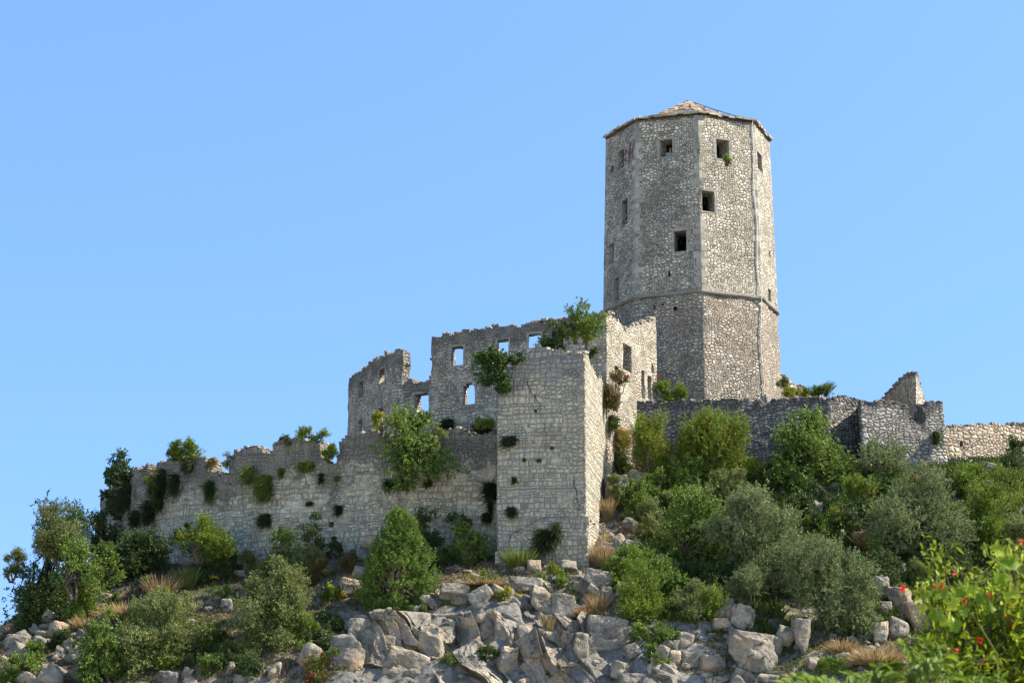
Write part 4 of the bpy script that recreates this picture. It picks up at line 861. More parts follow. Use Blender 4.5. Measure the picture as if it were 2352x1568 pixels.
# ------------------------------------------------------------------ plants
def unit(v): return v / (np.linalg.norm(v, axis=-1, keepdims=True) + 1e-9)
def add_leaves(mb, p, d, L, W, col, rg, fold=.15):
    n = len(p); d = unit(d); r = rg.normal(size=(n, 3)); b = unit(np.cross(d, r)); c = np.cross(d, b)
    L = np.broadcast_to(L, (n,))[:, None]; W = np.broadcast_to(W, (n,))[:, None]
    V = np.stack([p, p + d * L * .45 + b * W * .5 + c * L * fold, p + d * L, p + d * L * .45 - b * W * .5 + c * L * fold], 1)
    mb.add(V.reshape(-1, 3), np.arange(4 * n).reshape(n, 4), col=col, smooth=False)
KINDS = {
 'olive': dict(L=.085, W=.032, c=[(.165, .21, .09), (.255, .29, .14), (.11, .15, .055)], up=.55, tl=.55, cl=.16, mat='olive', nl=15),
 'broad': dict(L=.105, W=.064, c=[(.12, .195, .03), (.185, .26, .05), (.075, .13, .022)], up=.45, tl=.42, cl=.17, mat='leaf', nl=12),
 'dark':  dict(L=.09, W=.05, c=[(.05, .09, .02), (.085, .135, .032), (.035, .062, .015)], up=.35, tl=.40, cl=.2, mat='leaf', nl=12),
 'bright':dict(L=.09, W=.035, c=[(.135, .22, .022), (.215, .30, .035), (.08, .14, .016)], up=.9, tl=.62, cl=.17, mat='leaf', nl=16, acc=((.45, .13, .02), .02)),
 'pome':  dict(L=.085, W=.032, c=[(.13, .215, .022), (.24, .30, .03), (.075, .13, .016)], up=1.0, tl=.6, cl=.17, mat='leaf', nl=16, acc=((.50, .14, .02), .05)),
 'grey':  dict(L=.07, W=.036, c=[(.16, .20, .055), (.235, .265, .09), (.10, .135, .038)], up=.5, tl=.38, cl=.15, mat='leaf', nl=12),
 'juniper':dict(L=.075, W=.028, c=[(.115, .20, .03), (.18, .27, .045), (.07, .13, .02)], up=.8, tl=.36, cl=.12, mat='leaf', nl=16),
 'red':   dict(L=.08, W=.045, c=[(.12, .13, .03), (.15, .15, .04), (.08, .10, .025)], up=.4, tl=.38, cl=.17, mat='leaf', nl=12, acc=((.30, .06, .02), .28)),
 'ivy':   dict(L=.10, W=.085, c=[(.045, .095, .018), (.08, .14, .03), (.03, .06, .014)], up=.0, tl=.32, cl=.2, mat='leaf', nl=10),
 'dryb':  dict(L=.08, W=.03, c=[(.12, .11, .03), (.19, .12, .035), (.07, .09, .025)], up=.7, tl=.5, cl=.17, mat='leaf', nl=14, acc=((.36, .15, .04), .07)),
 'yellow':dict(L=.08, W=.05, c=[(.22, .25, .02), (.30, .30, .03), (.14, .18, .02)], up=.5, tl=.35, cl=.2, mat='leaf', nl=10, acc=((.55, .42, .02), .15)),
}
def crown(w, d, h, kind, seed, shape='round', dens=1.0, trunk=True, hang=0.0, lean=0.0, zc=.5):
    """leaf mesh and wood mesh of a bush whose base is the origin"""
    k = KINDS[kind]; rg = np.random.default_rng(seed); mb = MB()
    vol = w * d * h; K = int(np.clip(8 + vol ** .66 * 5.0, 9, 70))
    if vol > 2.2 and shape != 'cone': K = int(K * 1.25)
    u = unit(rg.normal(size=(K * 3, 3))); r = rg.random(K * 3) ** (1 / 2.6) * .84
    r = r * (1.02 + .5 * vn(u * 1.9 + seed, seed))                       # uneven outline
    c = u * r[:, None] * np.array([w, d, h]) / 2
    if vol > 1.2 and shape != 'cone':                                  # several overlapping lobes of unequal size
        nl_ = int(rg.integers(3, 6)); lc = np.stack([rg.uniform(-.27, .27, nl_) * w, rg.uniform(-.25, .25, nl_) * d, rg.uniform(-.32, .2, nl_) * h], 1); lr = rg.uniform(.42, .68, nl_)
        lc[0] = (rg.uniform(-.1, .1) * w, 0, .16 * h); lr[0] = .66; lc[1, 2] = -.26 * h; lr[1] = .7; lc[2, 2] = -.24 * h
        lj = rg.choice(nl_, K * 3, p=lr / lr.sum()); c = c * lr[lj][:, None] + lc[lj]
    if shape == 'cone':
        t = rg.random(K * 3) ** 1.15; rad = np.interp(t, [0, .12, .35, .6, .85, 1], [.62, .95, 1, .72, .34, .05]) * (.62 + .35 * rg.random(K * 3) ** .4)
        a = rg.uniform(0, 2 * math.pi, K * 3); c = np.stack([np.cos(a) * rad * w / 2, np.sin(a) * rad * d / 2, (t - .5) * h * .95], 1)
    c = c[:K * 3 if shape == 'cone' else K]; c[:, 2] += h * zc; c[:, 0] += lean * (c[:, 2] - h * .3)
    c = c[c[:, 2] > .03 * h] if trunk else c; K = len(c)
    rc = max(.13, k['cl'] * .92 * (w * d * h) ** (1 / 3)) * rg.uniform(.55, 1.35, K)
    area = math.pi / 4 * (w * h + w * d) ; leaf = k['L'] * k['W'] * .5
    sc = 1.0 if area < 14 else 1.25
    N = dens * 4.6 * area / (leaf * sc * sc); nt = int(np.clip(N / (K * k['nl']), 4, 140)); n = K * nt
    ci = np.repeat(np.arange(K), nt); cen = np.array([lean * h * .2, 0, h * zc * .9])
    out = unit(c - cen)[ci]; td = unit(out * .75 + np.array([0, 0, k['up'] - hang]) + rg.normal(size=(n, 3)) * .62)
    tp = c[ci] + unit(rg.normal(size=(n, 3)) + np.array([0, 0, .45])) * (rc[ci] * rg.random(n) ** .4)[:, None] * .95
    tl = k['tl'] * np.minimum(1, rc[ci] / .35) * rg.uniform(.45, 1.15, n)
    li = np.repeat(np.arange(n), k['nl']); t = rg.random(len(li)) ** .8
    lp = tp[li] + td[li] * (tl[li] * t)[:, None] + rg.normal(size=(len(li), 3)) * .02
    ld = td[li] * .8 + rg.normal(size=(len(li), 3)) * .75
    cols = np.array(k['c']); ctone = rg.random(K); ctv = .82 + .36 * rg.random(K)
    mixa = np.clip(ctone[ci][li] + rg.normal(size=len(li)) * .3, 0, 1)[:, None]
    col = cols[0] * (1 - mixa) + cols[1] * mixa; col = np.where(rg.random((len(li), 1)) < .3, cols[2], col) * ctv[ci][li][:, None] * rg.uniform(.75, 1.25, (len(li), 1))
    if 'acc' in k:
        tipm = (rg.random(len(li)) < k['acc'][1] * 3) & (vn(lp * 3.0, 5) > .25); col[tipm] = np.array(k['acc'][0]) * rg.uniform(.6, 1.2, (tipm.sum(), 1))
    s_ = sc * rg.uniform(.65, 1.25, len(li))
    add_leaves(mb, lp, ld, k['L'] * s_, k['W'] * s_, col, rg)
    wb = MB()
    if trunk:
        nst = 1 if kind == 'juniper' else int(rg.integers(2, 5)); base = [np.array([rg.uniform(-.12, .12) * (i > 0), rg.uniform(-.1, .1), -.15]) for i in range(nst)]
        fork = [b + np.array([rg.uniform(-.12, .12) * w, rg.uniform(-.1, .1) * d, h * rg.uniform(.18, .32)]) for b in base]; r0 = .035 + .022 * h
        for b, f_ in zip(base, fork):
            mid = (b + f_) / 2 + rg.normal(size=3) * .05; wb.tube([b, mid, f_], [r0, r0 * .8, r0 * .6], 6, smooth=True)
        for q in c[rg.permutation(K)[:min(K, 34)]]:
            f_ = fork[int(rg.integers(nst))]; m1 = f_ * .6 + q * .4 + rg.normal(size=3) * .1 * h * .4 + np.array([0, 0, .05 * h]); m2 = f_ * .25 + q * .75 + rg.normal(size=3) * .05
            wb.tube([f_, m1, m2, q], [r0 * .5, r0 * .33, r0 * .2, r0 * .08], 5)
    else:
        for q in c[:14]: wb.tube([np.array([0, .1, h * .35]), (q + np.array([0, 0, h * .35])) / 2 + rg.normal(size=3) * .05, q], [.03, .02, .008], 4)
    return mb, wb
def bush(name, sx, sy, w, h, kind, label, cat='bush', Y=None, group=None, seed=None, depth=.8, bark='bark', tall_base=0.0, **kw):
    """w, h in survey units; (sx, sy) centre of the crown"""
    global _bs; _bs += 1; seed = _bs * 13 if seed is None else seed
    b = ground(sx, sy + h * .5) if Y is None else P(sx, sy + h * .5, Y)
    if b is None: b = P(sx, sy + h * .5, 112)
    m = mpp(b[1]); W, Hh = w * m * 1.16, h * m * 1.12
    lf, wd = crown(W, W * depth, Hh, kind, seed, **kw); root = empty(name, b + np.array([0, W * depth * .3 if Y is None else 0, 0]), label, cat, group)
    root.rotation_euler = (0, 0, 0); lf.build('crown', M[KINDS[kind]['mat']], root); wd.build('branches' if not kw.get('trunk', True) else 'trunk', M[bark], root)
    return root
_bs = 0
G1 = 'shrubs and small trees on the slope'; G2 = 'plants rooted in the old walls'
def onwall(path, sx, sy, out=.0, seg=None):
    u_, z_ = path.uz(sx, sy, seg); q = path.at(u_, -out); i = int(np.clip(np.searchsorted(path.u, u_) - 1, 0, len(path.nm) - 1)); return np.array([q[0], q[1], z_]), path.nm[i]

# broom: a hanging tuft of thin green rods; grass: upright blades
def tuft(name, base, w, h, label, cat, colr, n=700, mode='hang', nm=(0, -1), group=None, seed=0, wid=.022, mat='blade'):
    rg = np.random.default_rng(seed + 5); mb = MB(); a = rg.uniform(0, 2 * math.pi, n); nm3 = np.array([nm[0], nm[1], 0.]); sdv = np.array([-nm[1], nm[0], 0.])
    if mode == 'hang':
        s_ = rg.normal(size=n) * .5; o_ = rg.uniform(.25, 1, n); z_ = rg.uniform(-1.0, .3, n); L = h * (.22 + .5 * rg.random(n) ** 1.5)
        d0 = unit(sdv * s_[:, None] * (w / h) + nm3 * o_[:, None] * 1.25 + np.array([0, 0, 1.]) * z_[:, None]); g_ = np.array([0, 0, -1.]) * rg.uniform(.1, .55, (n, 1))
        p0 = sdv * (rg.uniform(-.28, .28, n) * w)[:, None] + np.array([0, 0, 1.]) * (rg.uniform(-.25, .35, n) * h)[:, None] + nm3 * .0
    else:
        d0 = unit(np.stack([np.cos(a), np.sin(a), 0 * a], 1) * rg.random((n, 1)) * (w / h) * .8 + np.array([0, 0, 1.])); L = h * rg.uniform(.4, 1.1, n); g_ = np.stack([np.cos(a), np.sin(a), -rg.random(n)], 1) * rg.uniform(.05, .35, (n, 1))
        rr = rg.random(n) ** .5 * w * .35; p0 = np.stack([np.cos(a) * rr, np.sin(a) * rr, 0 * a - .03], 1)
    p1 = p0 + d0 * L[:, None] * .55 + g_ * L[:, None] * .1; p2 = p0 + d0 * L[:, None] + g_ * L[:, None] * .45
    b = unit(np.cross(d0, rg.normal(size=(n, 3)))) * (wid * rg.uniform(.6, 1.3, n))[:, None] * .5
    V = np.stack([p0 - b, p0 + b, p1 + b * .9, p1 - b * .9, p2 + b * .3, p2 - b * .3], 1).reshape(-1, 3); i = np.arange(n)[:, None] * 6
    F = np.concatenate([i + np.array([[0, 1, 2, 3]]), i + np.array([[3, 2, 4, 5]])])
    c0 = np.array(colr[0]); c1 = np.array(colr[1]); m_ = rg.random((n, 1)); col = (c0 * (1 - m_) + c1 * m_) * rg.uniform(.7, 1.3, (n, 1))
    mb.add(V, F, col=np.concatenate([col, col]), smooth=False)
    return tag(mb.build(name, M[mat], None, loc=base), label, cat, group)
DK = ((.03, .045, .022), (.075, .10, .04)); GR = ((.12, .16, .03), (.25, .29, .07)); DRY = ((.30, .20, .10), (.42, .33, .17)); ORG = ((.34, .15, .06), (.36, .27, .10)); MID = ((.05, .085, .02), (.10, .14, .035))  # GR is brightened, putting sunlit broom tops into the colour
TUFTS = [ # wall, sx, sy, w, h, colours, n, label
 (cur,576,1085,44,56,GR,900,'yellow-green broom tuft on the wall below the gap, left of two'), (cur,612,1108,66,66,GR,1300,'largest yellow-green broom tuft hanging below the crenel on the curtain wall'),
 (cur,612,1128,50,44,DK,800,'dark lower skirt of broom beneath the largest yellow-green tuft'), (cur,705,1068,66,32,GR,900,'wide flat yellow-green broom tuft under the middle merlon'), (cur,648,1082,20,30,GR,350,'small yellow-green broom tuft between the two wide ones'),
 (cur,612,1190,44,40,DK,900,'round black-green broom ball alone on the pale curtain wall'), (cur,775,1097,26,18,GR,200,'little bright broom tuft under the second crenel'), 
 (cur,488,1118,34,56,MID,700,'olive-green hanging plant in a patch of dark stones on the curtain wall'), (cur,378,1100,34,90,DK,900,'long dark hanging broom at the corner of the left merlon'), (cur,352,1168,40,70,DK,900,'dark hanging broom below the bright green vine'),
 (cur,300,1130,40,90,DK,1000,'dark curtain of broom at the left end of the wall'), (cur,318,1185,34,52,DK,700,'dark broom low on the left end of the wall'), (cur,408,1105,30,60,DK,600,'dark broom trailing right of the left merlon corner'), (cur,372,1150,26,46,DK,500,'dark broom end hanging under the left merlon'),
 (cur,440,1062,36,50,DK,600,'short dark broom below the shrub on the left merlon'),  (cur,740,1095,16,30,DK,250,'thin dark broom strand under the middle merlon'),
 (cur,712,1155,26,16,DK,200,'small dark plant on the curtain wall above the leafy sprig'),  (cur,1146,1108,1,1,DK,1,''),
 (cur,1128,1122,42,60,DK,800,'dark broom growing in the joint between curtain wall and bastion'), (cur,1120,1185,34,30,DK,500,'dark broom low in the joint left of the bastion'), (cur,1128,1160,16,40,DK,250,'narrow dark strand in the bastion joint'),
 (bas,1182,1100,18,22,MID,250,'small green tuft on the bastion face near its left edge'), (bas,1176,1172,34,34,DK,450,'dark tuft low on the left part of the bastion face'), (bas,1250,1232,56,70,DK,1300,'tall dark broom bush growing up the foot of the bastion'),
 (bas,1280,1215,28,60,DK,500,'slimmer dark broom right of the one at the bastion foot'), (bas,1170,1010,60,40,DK,350,'thin dark climbing plant on the upper left bastion face'), (bas,1238,1056,14,12,MID,120,'small green cushion in the bastion face below the crack'), (bas,1205,1055,12,10,MID,100,'tiny green cushion on the bastion face'), (bas,1268,1028,12,10,MID,100,'tiny green cushion right of the second crack'),
 (pal,1028,972,54,40,DK,700,'dark broom clump on the ledge at the foot of the palace wall'), (pal,1110,985,70,48,DK,900,'dark broom clump beside the bastion on the palace ledge'),
 (cur,780,1168,34,34,DK,260,'small dark leafy sprig in the middle of the pale curtain wall'), (cur,895,1108,34,34,DK,300,'dark shoots hanging under the large wall shrub'), (cur,985,1105,26,30,MID,220,'shoots hanging right of the large wall shrub'),
 (pal,1415,1055,34,70,MID,700,'green broom draped down the strip right of the bastion'), (pal,1420,1000,50,60,ORG,900,'orange dry broom on the ledge right of the bastion'), (pal,1402,965,44,44,MID,700,'green broom on the ledge right of the bastion'),
 (ret,1510,985,36,50,DRY,220,'thin dry stalks on the retaining wall by the palace corner'), (blk,2148,1000,26,44,MID,350,'green and brown tuft under the notch of the gate block'),
]
for i, (pt, sx, sy, w_, h_, cl, n_, lab) in enumerate(TUFTS):
    if not lab: continue
    w_, h_ = w_ * .88, h_ * .9
    q, nm = onwall(pt, sx, sy + h_ * .1, .02, seg=(1 if pt is bas and sx < 1345 else None)); m = mpp(q[1])
    tuft('broom_tuft', q, w_ * m, h_ * m, lab, 'broom', cl, int(n_ * 1.0), 'hang', nm, G2, seed=i, wid=.03)

# ---- shrubs and trees: (x, y, w, h, kind, Y or None, options, label)
B = [
 # left group
 ('tree', 88,1325,145,255,'dark',108.5,dict(lean=.1,bark='barkdark',dens=1.1),'dark evergreen tree leaning out over the left edge of the hill'),
 ('tree', 125,1228,105,125,'grey',107.6,dict(dens=.75),'pale topped crown rising behind the dark leaning tree at the left'),
 ('shrub', 168,1310,110,120,'broad',106.5,{},'lighter green shrub right of the dark leaning tree'),
 ('shrub', 28,1300,60,60,'grey',110,dict(dens=.7),'small greyish bush sticking out at the far left edge'),
 ('shrub', 238,1240,110,90,'dark',119,{},'dark bush against the left end of the curtain wall'),
 ('shrub', 300,1295,140,110,'dark',112.5,dict(bark='barkdark'),'wide dark shrub in shade under the left curtain wall'),
 ('shrub', 250,1305,80,90,'broad',110.5,dict(dens=.8),'mid green bush between the dark shrub and the left tree'),
 ('shrub', 460,1240,92,92,'bright',109.5,dict(),'bright leafy shrub standing out against the left curtain wall'),
 ('shrub', 480,1300,130,110,'dark',110.8,dict(bark='barkdark'),'dark shrub beneath the bright leafy one at the wall foot'),
 ('shrub', 425,1215,44,60,'dark',112.5,dict(dens=.6),'thin dark sapling behind the bright leafy shrub'),
 ('shrub', 180,1395,68,66,'bright',None,{},'small bright green bush on the grassy ledge at the left'),
 ('shrub', 372,1368,34,34,'yellow',None,{},'small yellow-leaved plant in the dry grass at the left'),
 ('shrub', 385,1462,210,175,'grey',None,dict(),'large grey-green rounded shrub at the lower left'),
 ('shrub', 245,1510,140,150,'broad',None,dict(),'dense green shrub at the bottom left of the grey-green one'),
 ('shrub', 58,1545,130,70,'broad',None,{},'low shrub in the bottom left corner'),
 ('shrub', 335,1345,60,34,'grey',None,dict(dens=.7),'pale seedy brush above the dry grass ledge'),
 # middle
 ('shrub', 650,1400,195,190,'grey',None,dict(dens=1.1),'big round olive-green shrub below the middle of the curtain wall'),
 ('shrub', 640,1262,90,80,'broad',107.5,dict(dens=.55),'open leafy top sprig above the big round shrub'),
 ('shrub', 718,1245,54,110,'dark',108.7,dict(dens=.5),'thin dark sapling against the curtain wall, right of the leafy sprig'),
 ('shrub', 700,1312,90,70,'grey',107.5,dict(dens=.8),'grey-green bush between the sapling and the big round shrub'),
 ('tree', 915,1312,138,222,'juniper',None,dict(shape='cone',dens=1.7),'cone-shaped dense green juniper in front of the curtain wall'),
 ('shrub', 978,1230,62,90,'dark',106.8,{},'dark bush against the wall just right of the juniper top'),
 ('shrub', 958,1262,34,110,'broad',105.8,dict(dens=.7),'narrow lighter bush touching the right side of the juniper'),
 ('shrub', 1073,1255,82,100,'broad',105.6,dict(),'bright leafy bush at the wall foot left of the bastion'),
 ('shrub', 1055,1205,44,46,'dark',106.6,dict(dens=.6),'small dark climber on the wall above the bright leafy bush'),
 ('shrub', 1030,1300,90,50,'dark',105.4,{},'low dark undergrowth between the juniper and the leafy bush'),
 ('shrub', 775,1262,40,50,'dark',108.6,dict(dens=.8),'small dark upright bush at the foot of the pale curtain wall'),
 ('shrub', 715,1552,130,64,'red',None,{},'low shrub with reddish leaves at the bottom edge'),
 ('shrub', 700,1500,40,40,'broad',None,{},'small leafy plant above the reddish shrub'),
 ('shrub', 945,1465,70,26,'yellow',None,dict(trunk=False),'yellow-green ground plant on the ledge under the juniper'),
 ('shrub', 818,1368,44,26,'yellow',None,dict(trunk=False),'yellow-leaved plant left of the foot of the juniper'),
 ('shrub', 1110,1340,52,30,'bright',None,dict(trunk=False),'low bright cushion on the grassy terrace right of the juniper'),
 ('shrub', 1160,1368,54,30,'yellow',None,dict(trunk=False),'yellow-green cushion above the slanting slab'),
 ('shrub', 1268,1325,50,54,'bright',None,dict(trunk=False,hang=.6),'light green trailing plant spilling between boulders under the bastion'),
 ('shrub', 1325,1370,50,30,'grey',None,dict(trunk=False),'soft green tuft on the shaded rock below the bastion corner'),
 ('shrub', 1108,1510,44,50,'dark',None,dict(trunk=False),'dark plant in the cleft beneath the toothed ledge'),
 ('shrub', 1270,1556,50,26,'dark',None,dict(trunk=False),'dark cushion at the bottom edge beside the pointed crag'),
 ('shrub', 1372,1420,40,18,'yellow',None,dict(trunk=False),'small leafy plant right of the egg-shaped brown boulder'),
 # right slope
 ('shrub', 1490,1040,112,125,'pome',111.5,dict(),'bright shrub with orange tips at the left end of the retaining wall'),
 ('shrub', 1505,1125,80,90,'broad',110.6,{},'leafy bush hanging below the orange-tipped shrub'),
 ('tree', 1655,1058,190,170,'pome',111.8,dict(dens=1.1),'bright yellow-green pomegranate tree in front of the retaining wall'),
 ('shrub', 1580,1100,90,90,'broad',111,{},'dark leafy bush under the left side of the pomegranate tree'),
 ('tree', 1860,1065,200,200,'broad',111.4,dict(dens=1.2),'tall green tree in front of the recess between retaining wall and gate block'),
 ('tree', 1838,1110,160,110,'dark',111.9,{},'dark lower crown beneath the tall green tree'),
 ('tree', 2022,1100,140,145,'olive',110.2,dict(),'grey-green olive in front of the gate block'),
 ('shrub', 1690,1140,120,95,'grey',109.2,dict(dens=1.1),'soft mid green bush below the pomegranate tree'),
 ('shrub', 1965,1160,105,75,'bright',108.2,{},'bright green bush under the gate block olive'),
 ('tree', 1588,1225,190,170,'broad',None,dict(dens=1.0),'broad dark green thicket on the slope right of the bastion'),
 ('shrub', 1500,1200,90,90,'grey',None,{},'pale green bush at the left of the dark thicket'),
 ('tree', 1748,1265,230,230,'olive',None,dict(dens=1.15),'largest silvery olive in the middle of the right slope'),
 ('tree', 1900,1345,180,235,'olive',None,dict(dens=1.05),'tall silvery olive with visible trunks, lower right'),
 ('shrub', 1720,1370,120,90,'olive',None,dict(),'low olive branch mass above the biggest boulder'),
 ('tree', 2120,1195,200,210,'olive',None,dict(dens=.75),'large sparse olive with bare stems on the right'),
 ('shrub', 1430,1310,80,70,'broad',None,{},'green bush right of the bastion corner foot'),
 ('shrub', 1480,1388,130,105,'bright',None,dict(dens=1.1),'bright green shrub spreading over the boulders at lower centre right'),
 ('shrub', 1590,1390,120,90,'grey',None,{},'brownish green bush right of the bright spreading shrub'),
 ('shrub', 1500,1455,100,50,'broad',None,{},'dark low part of the bright spreading shrub'),
 ('shrub', 2200,1300,110,80,'dark',None,{},'dark bush beneath the large sparse olive'),
 ('shrub', 2050,1260,70,60,'dark',None,{},'dark bush above the right rock pile'),
 ('shrub', 2318,1135,90,100,'pome',None,dict(dens=1.1),'yellow-green bush with orange specks high at the right edge'),
 ('shrub', 2275,1200,130,140,'bright',None,dict(dens=1.1),'yellow-green shrub thicket at the right edge'),
 ('shrub', 2340,1255,110,120,'grey',None,{},'mid green bush low at the right edge'),
 ('shrub', 2215,1130,70,70,'bright',111,{},'light green bush right of the large sparse olive'),
 ('shrub', 2322,1085,76,90,'dark',112,{},'dark green round bush high at the right edge'),
 ('shrub', 1925,1215,90,60,'bright',None,{},'low bright bush between the two silvery olives'),
 ('shrub', 1995,1210,60,50,'grey',None,{},'small grey bush beside pale rocks on the right slope'),
 ('shrub', 1640,1330,90,60,'dark',None,{},'dark hollow brush under the green thicket'),
 ('shrub', 1795,1195,80,60,'broad',None,{},'green bush at the top of the largest olive'),
 ('shrub', 1860,1230,70,50,'bright',None,{},'light green sprigs right of the largest olive'),
 ('shrub', 2115,1330,70,60,'grey',None,{},'thin grey-green bush right of the rock pile top'),
 ('shrub', 2040,1540,60,40,'yellow',None,dict(trunk=False),'yellowish weed in the dry grass at the bottom right'),
 ('shrub', 1775,1528,26,24,'grey',None,dict(trunk=False),'round green cushion on the foot of the biggest boulder'),
 ('shrub', 1915,1535,60,50,'bright',None,{},'yellow-green bush at the bottom right of the biggest boulder'),
]
for it in B:
    nmk, sx, sy, w_, h_, kd, Yy, opt, lab = it; opt = dict(opt)
    bush(nmk if kd != 'olive' else 'olive_tree', sx, sy, w_, h_, kd, lab, cat=('tree' if nmk == 'tree' else 'shrub'), Y=Yy, group=G1, **opt)
# filler shrubs of the same few kinds between the big ones
rgf = np.random.default_rng(88)
for i in range(150):
    if i < 66 or i >= 120: sx, sy = rgf.uniform(1440, 2340), rgf.uniform(1130, 1540)
    elif i < 96: sx, sy = rgf.uniform(20, 760), rgf.uniform(1330, 1560)
    else: sx, sy = rgf.uniform(400, 1100), rgf.uniform(1300, 1560) if i < 110 else rgf.uniform(1300, 1350)
    if 1440 < sx < 2100 and sy > 1380 and (i % 5 or 1640 < sx < 1900): sy -= 190
    w_ = rgf.uniform(50, 105); kd = ['broad', 'grey', 'dark', 'broad', 'dark', 'bright'][int(rgf.integers(6))]
    if 96 <= i < 120: kd = ['grey', 'dark', 'grey', 'dryb'][i % 4]
    if i >= 66: w_ *= .7
    g_ = ground(sx, sy)
    if g_ is None: continue
    bush('shrub', sx, sy - 15, w_, w_ * .75, kd, 'small nameless bush half lost among the larger shrubs on the slope', 'shrub', None, 'small filler bushes between the larger shrubs')
# rooted on walls and ledges
BW = [
 ('shrub',1322,742,90,82,'broad',105.6,dict(dens=.85),'tall leafy shrub growing on top of the bastion'), ('shrub',1285,775,66,54,'dark',105.2,dict(),'dark low shrub left of the tall one on the bastion top'), ('shrub',1348,765,34,60,'yellow',105.4,dict(dens=.6),'yellowing sprig on the right of the bastion top shrub'),
 ('ivy',1138,842,84,66,'ivy',104.3,dict(trunk=False,dens=1.6),'round dark ivy clump on the upper left corner of the bastion'), ('ivy',1150,882,44,54,'ivy',104.4,dict(trunk=False,dens=1.4,hang=.8),'lower ivy tail hanging from the round clump'), ('ivy',1182,828,40,22,'ivy',104.4,dict(trunk=False),'ivy strand reaching right from the round clump'),
 ('shrub',930,1030,172,150,'broad',106.8,dict(dens=.6,bark='barkdark'),'large open shrub growing out of the top of the curtain wall'), ('shrub',962,965,44,46,'broad',107.2,{},'leafy tip above the large open wall shrub'), ('shrub',1000,1010,60,40,'grey',107,dict(dens=.7),'side branch at the right of the large open wall shrub'), ('shrub',878,975,40,44,'yellow',107.6,dict(dens=.7),'yellow-green sprigs on the wall top left of the open shrub'),
 ('tree',272,1080,72,86,'ivy',118.4,dict(dens=.8),'small fig tree standing on the left end of the curtain wall'), ('ivy',252,1135,50,100,'ivy',119.2,dict(trunk=False,hang=.5),'ivy draped below the small fig tree'),
 ('shrub',428,1040,80,34,'bright',113.6,dict(trunk=False),'reddish green bush on the left merlon'), ('shrub',398,1046,26,26,'dark',113.9,dict(trunk=False),'small dark bush at the left end of the merlon top'), ('ivy',345,1128,34,62,'bright',114.9,dict(trunk=False),'bright green vine hanging on the left wall between dark brooms'), ('shrub',487,1072,20,40,'dryb',113,dict(trunk=False,dens=.7),'dry grassy plant in the crenel right of the left merlon'),
 ('shrub',522,1062,40,44,'grey',112.4,dict(trunk=False,dens=.35),'wispy twigs in the wide gap of the curtain wall'), ('shrub',716,1002,54,26,'bright',110.2,dict(trunk=False,dens=.8),'upright green shoots on the middle merlon'), ('shrub',656,1012,22,20,'dark',110.6,dict(trunk=False),'tiny dark bush on the left end of the middle merlon'), ('shrub',757,1044,34,46,'bright',109.6,dict(trunk=False),'bright bush filling the crenel beside the middle merlon'),
 ('shrub',1116,978,34,24,'bright',106.8,dict(trunk=False),'light green sprig among dark broom beside the bastion'), ('shrub',930,1112,70,34,'broad',106.6,dict(trunk=False,dens=.5,hang=.4),'hanging leaves under the large open wall shrub'),
 ('shrub',1543,902,70,40,'bright',117.6,dict(trunk=False),'bright green bush at the left foot of the tower'), ('shrub',1798,884,30,38,'grey',120.5,dict(trunk=False,dens=1.3),'dense green bush touching the right foot of the tower'), ('shrub',1830,905,60,16,'yellow',120.2,dict(trunk=False),'yellow-green weeds on the slope right of the tower foot'),
 ('shrub',1880,903,54,24,'bright',117.4,dict(trunk=False,dens=.8),'spiky bright green plant above the right end of the retaining wall'), ('shrub',1415,895,50,84,'dryb',111.4,dict(dens=.9),'orange and green bush in the recess beside the palace wall'), ('shrub',1668,367,6,8,'bright',119.1,dict(trunk=False,dens=.3),'tiny green plant sprouting from the upper right tower window sill'),
 ('shrub',1672,377,6,8,'dryb',119.1,dict(trunk=False,dens=.3),'tiny brown plant hanging below the upper right tower window'), ('shrub',1358,810,26,20,'dark',106,dict(trunk=False),'small dark tuft on the right end of the bastion crest'),
 ('shrub',1405,1115,34,60,'grey',109.8,dict(trunk=False),'soft green bush between the bastion side and the white rock'),('shrub',2328,1040,50,44,'dark',116,dict(),'dark bush in front of the right end of the warm wall'),
]
for it in BW:
    nmk, sx, sy, w_, h_, kd, Yy, opt, lab = it
    bush(nmk, sx, sy, w_, h_, kd, lab, cat={'ivy': 'ivy', 'tree': 'tree'}.get(nmk, 'shrub'), Y=Yy, group=G2, **dict(opt))

# flowers
def flowers(sx, sy, w_, h_, colr, label, Y=None, n=60):
    b = ground(sx, sy + h_ * .5) if Y is None else P(sx, sy + h_ * .5, Y); m = mpp(b[1]); W, Hh = w_ * m, h_ * m; rg = np.random.default_rng(int(sx)); mb = MB(); st = MB()
    root = empty('flowering_plant', b, label, 'flower')
    for i in range(n):
        a = rg.uniform(0, 6.28); r = rg.random() ** .5 * W / 2; q = np.array([math.cos(a) * r, math.sin(a) * r, Hh * (.55 + .45 * rg.random() * (1 - (r / (W / 2)) ** 2 * .5))])
        mb.add(ICO[1] * np.array([.035, .035, .022]) * rg.uniform(.7, 1.3) + q, ICOF[1], col=np.array(colr) * rg.uniform(.75, 1.2))
        if i % 3 == 0: st.tube([np.array([0, 0, -.05]), q * .55 + np.array([0, 0, .02]), q], .007, 3, col=np.array([.07, .10, .03]))
    mb.build('flower_heads', M['blade'], root); st.build('stems', M['blade'], root)
flowers(675, 1464, 32, 30, (.62, .42, .01), 'round head of yellow flowers in front of the big round shrub')
flowers(488, 1330, 30, 20, (.55, .42, .02), 'yellow flowering sprig under the dark shrub at the wall foot')
flowers(745, 1318, 26, 24, (.50, .40, .02), 'yellow leaves and flowers right of the big round shrub top')
flowers(2010, 1450, 12, 26, (.60, .52, .15), 'pale yellow flower spike beside the white upright slab', n=26)
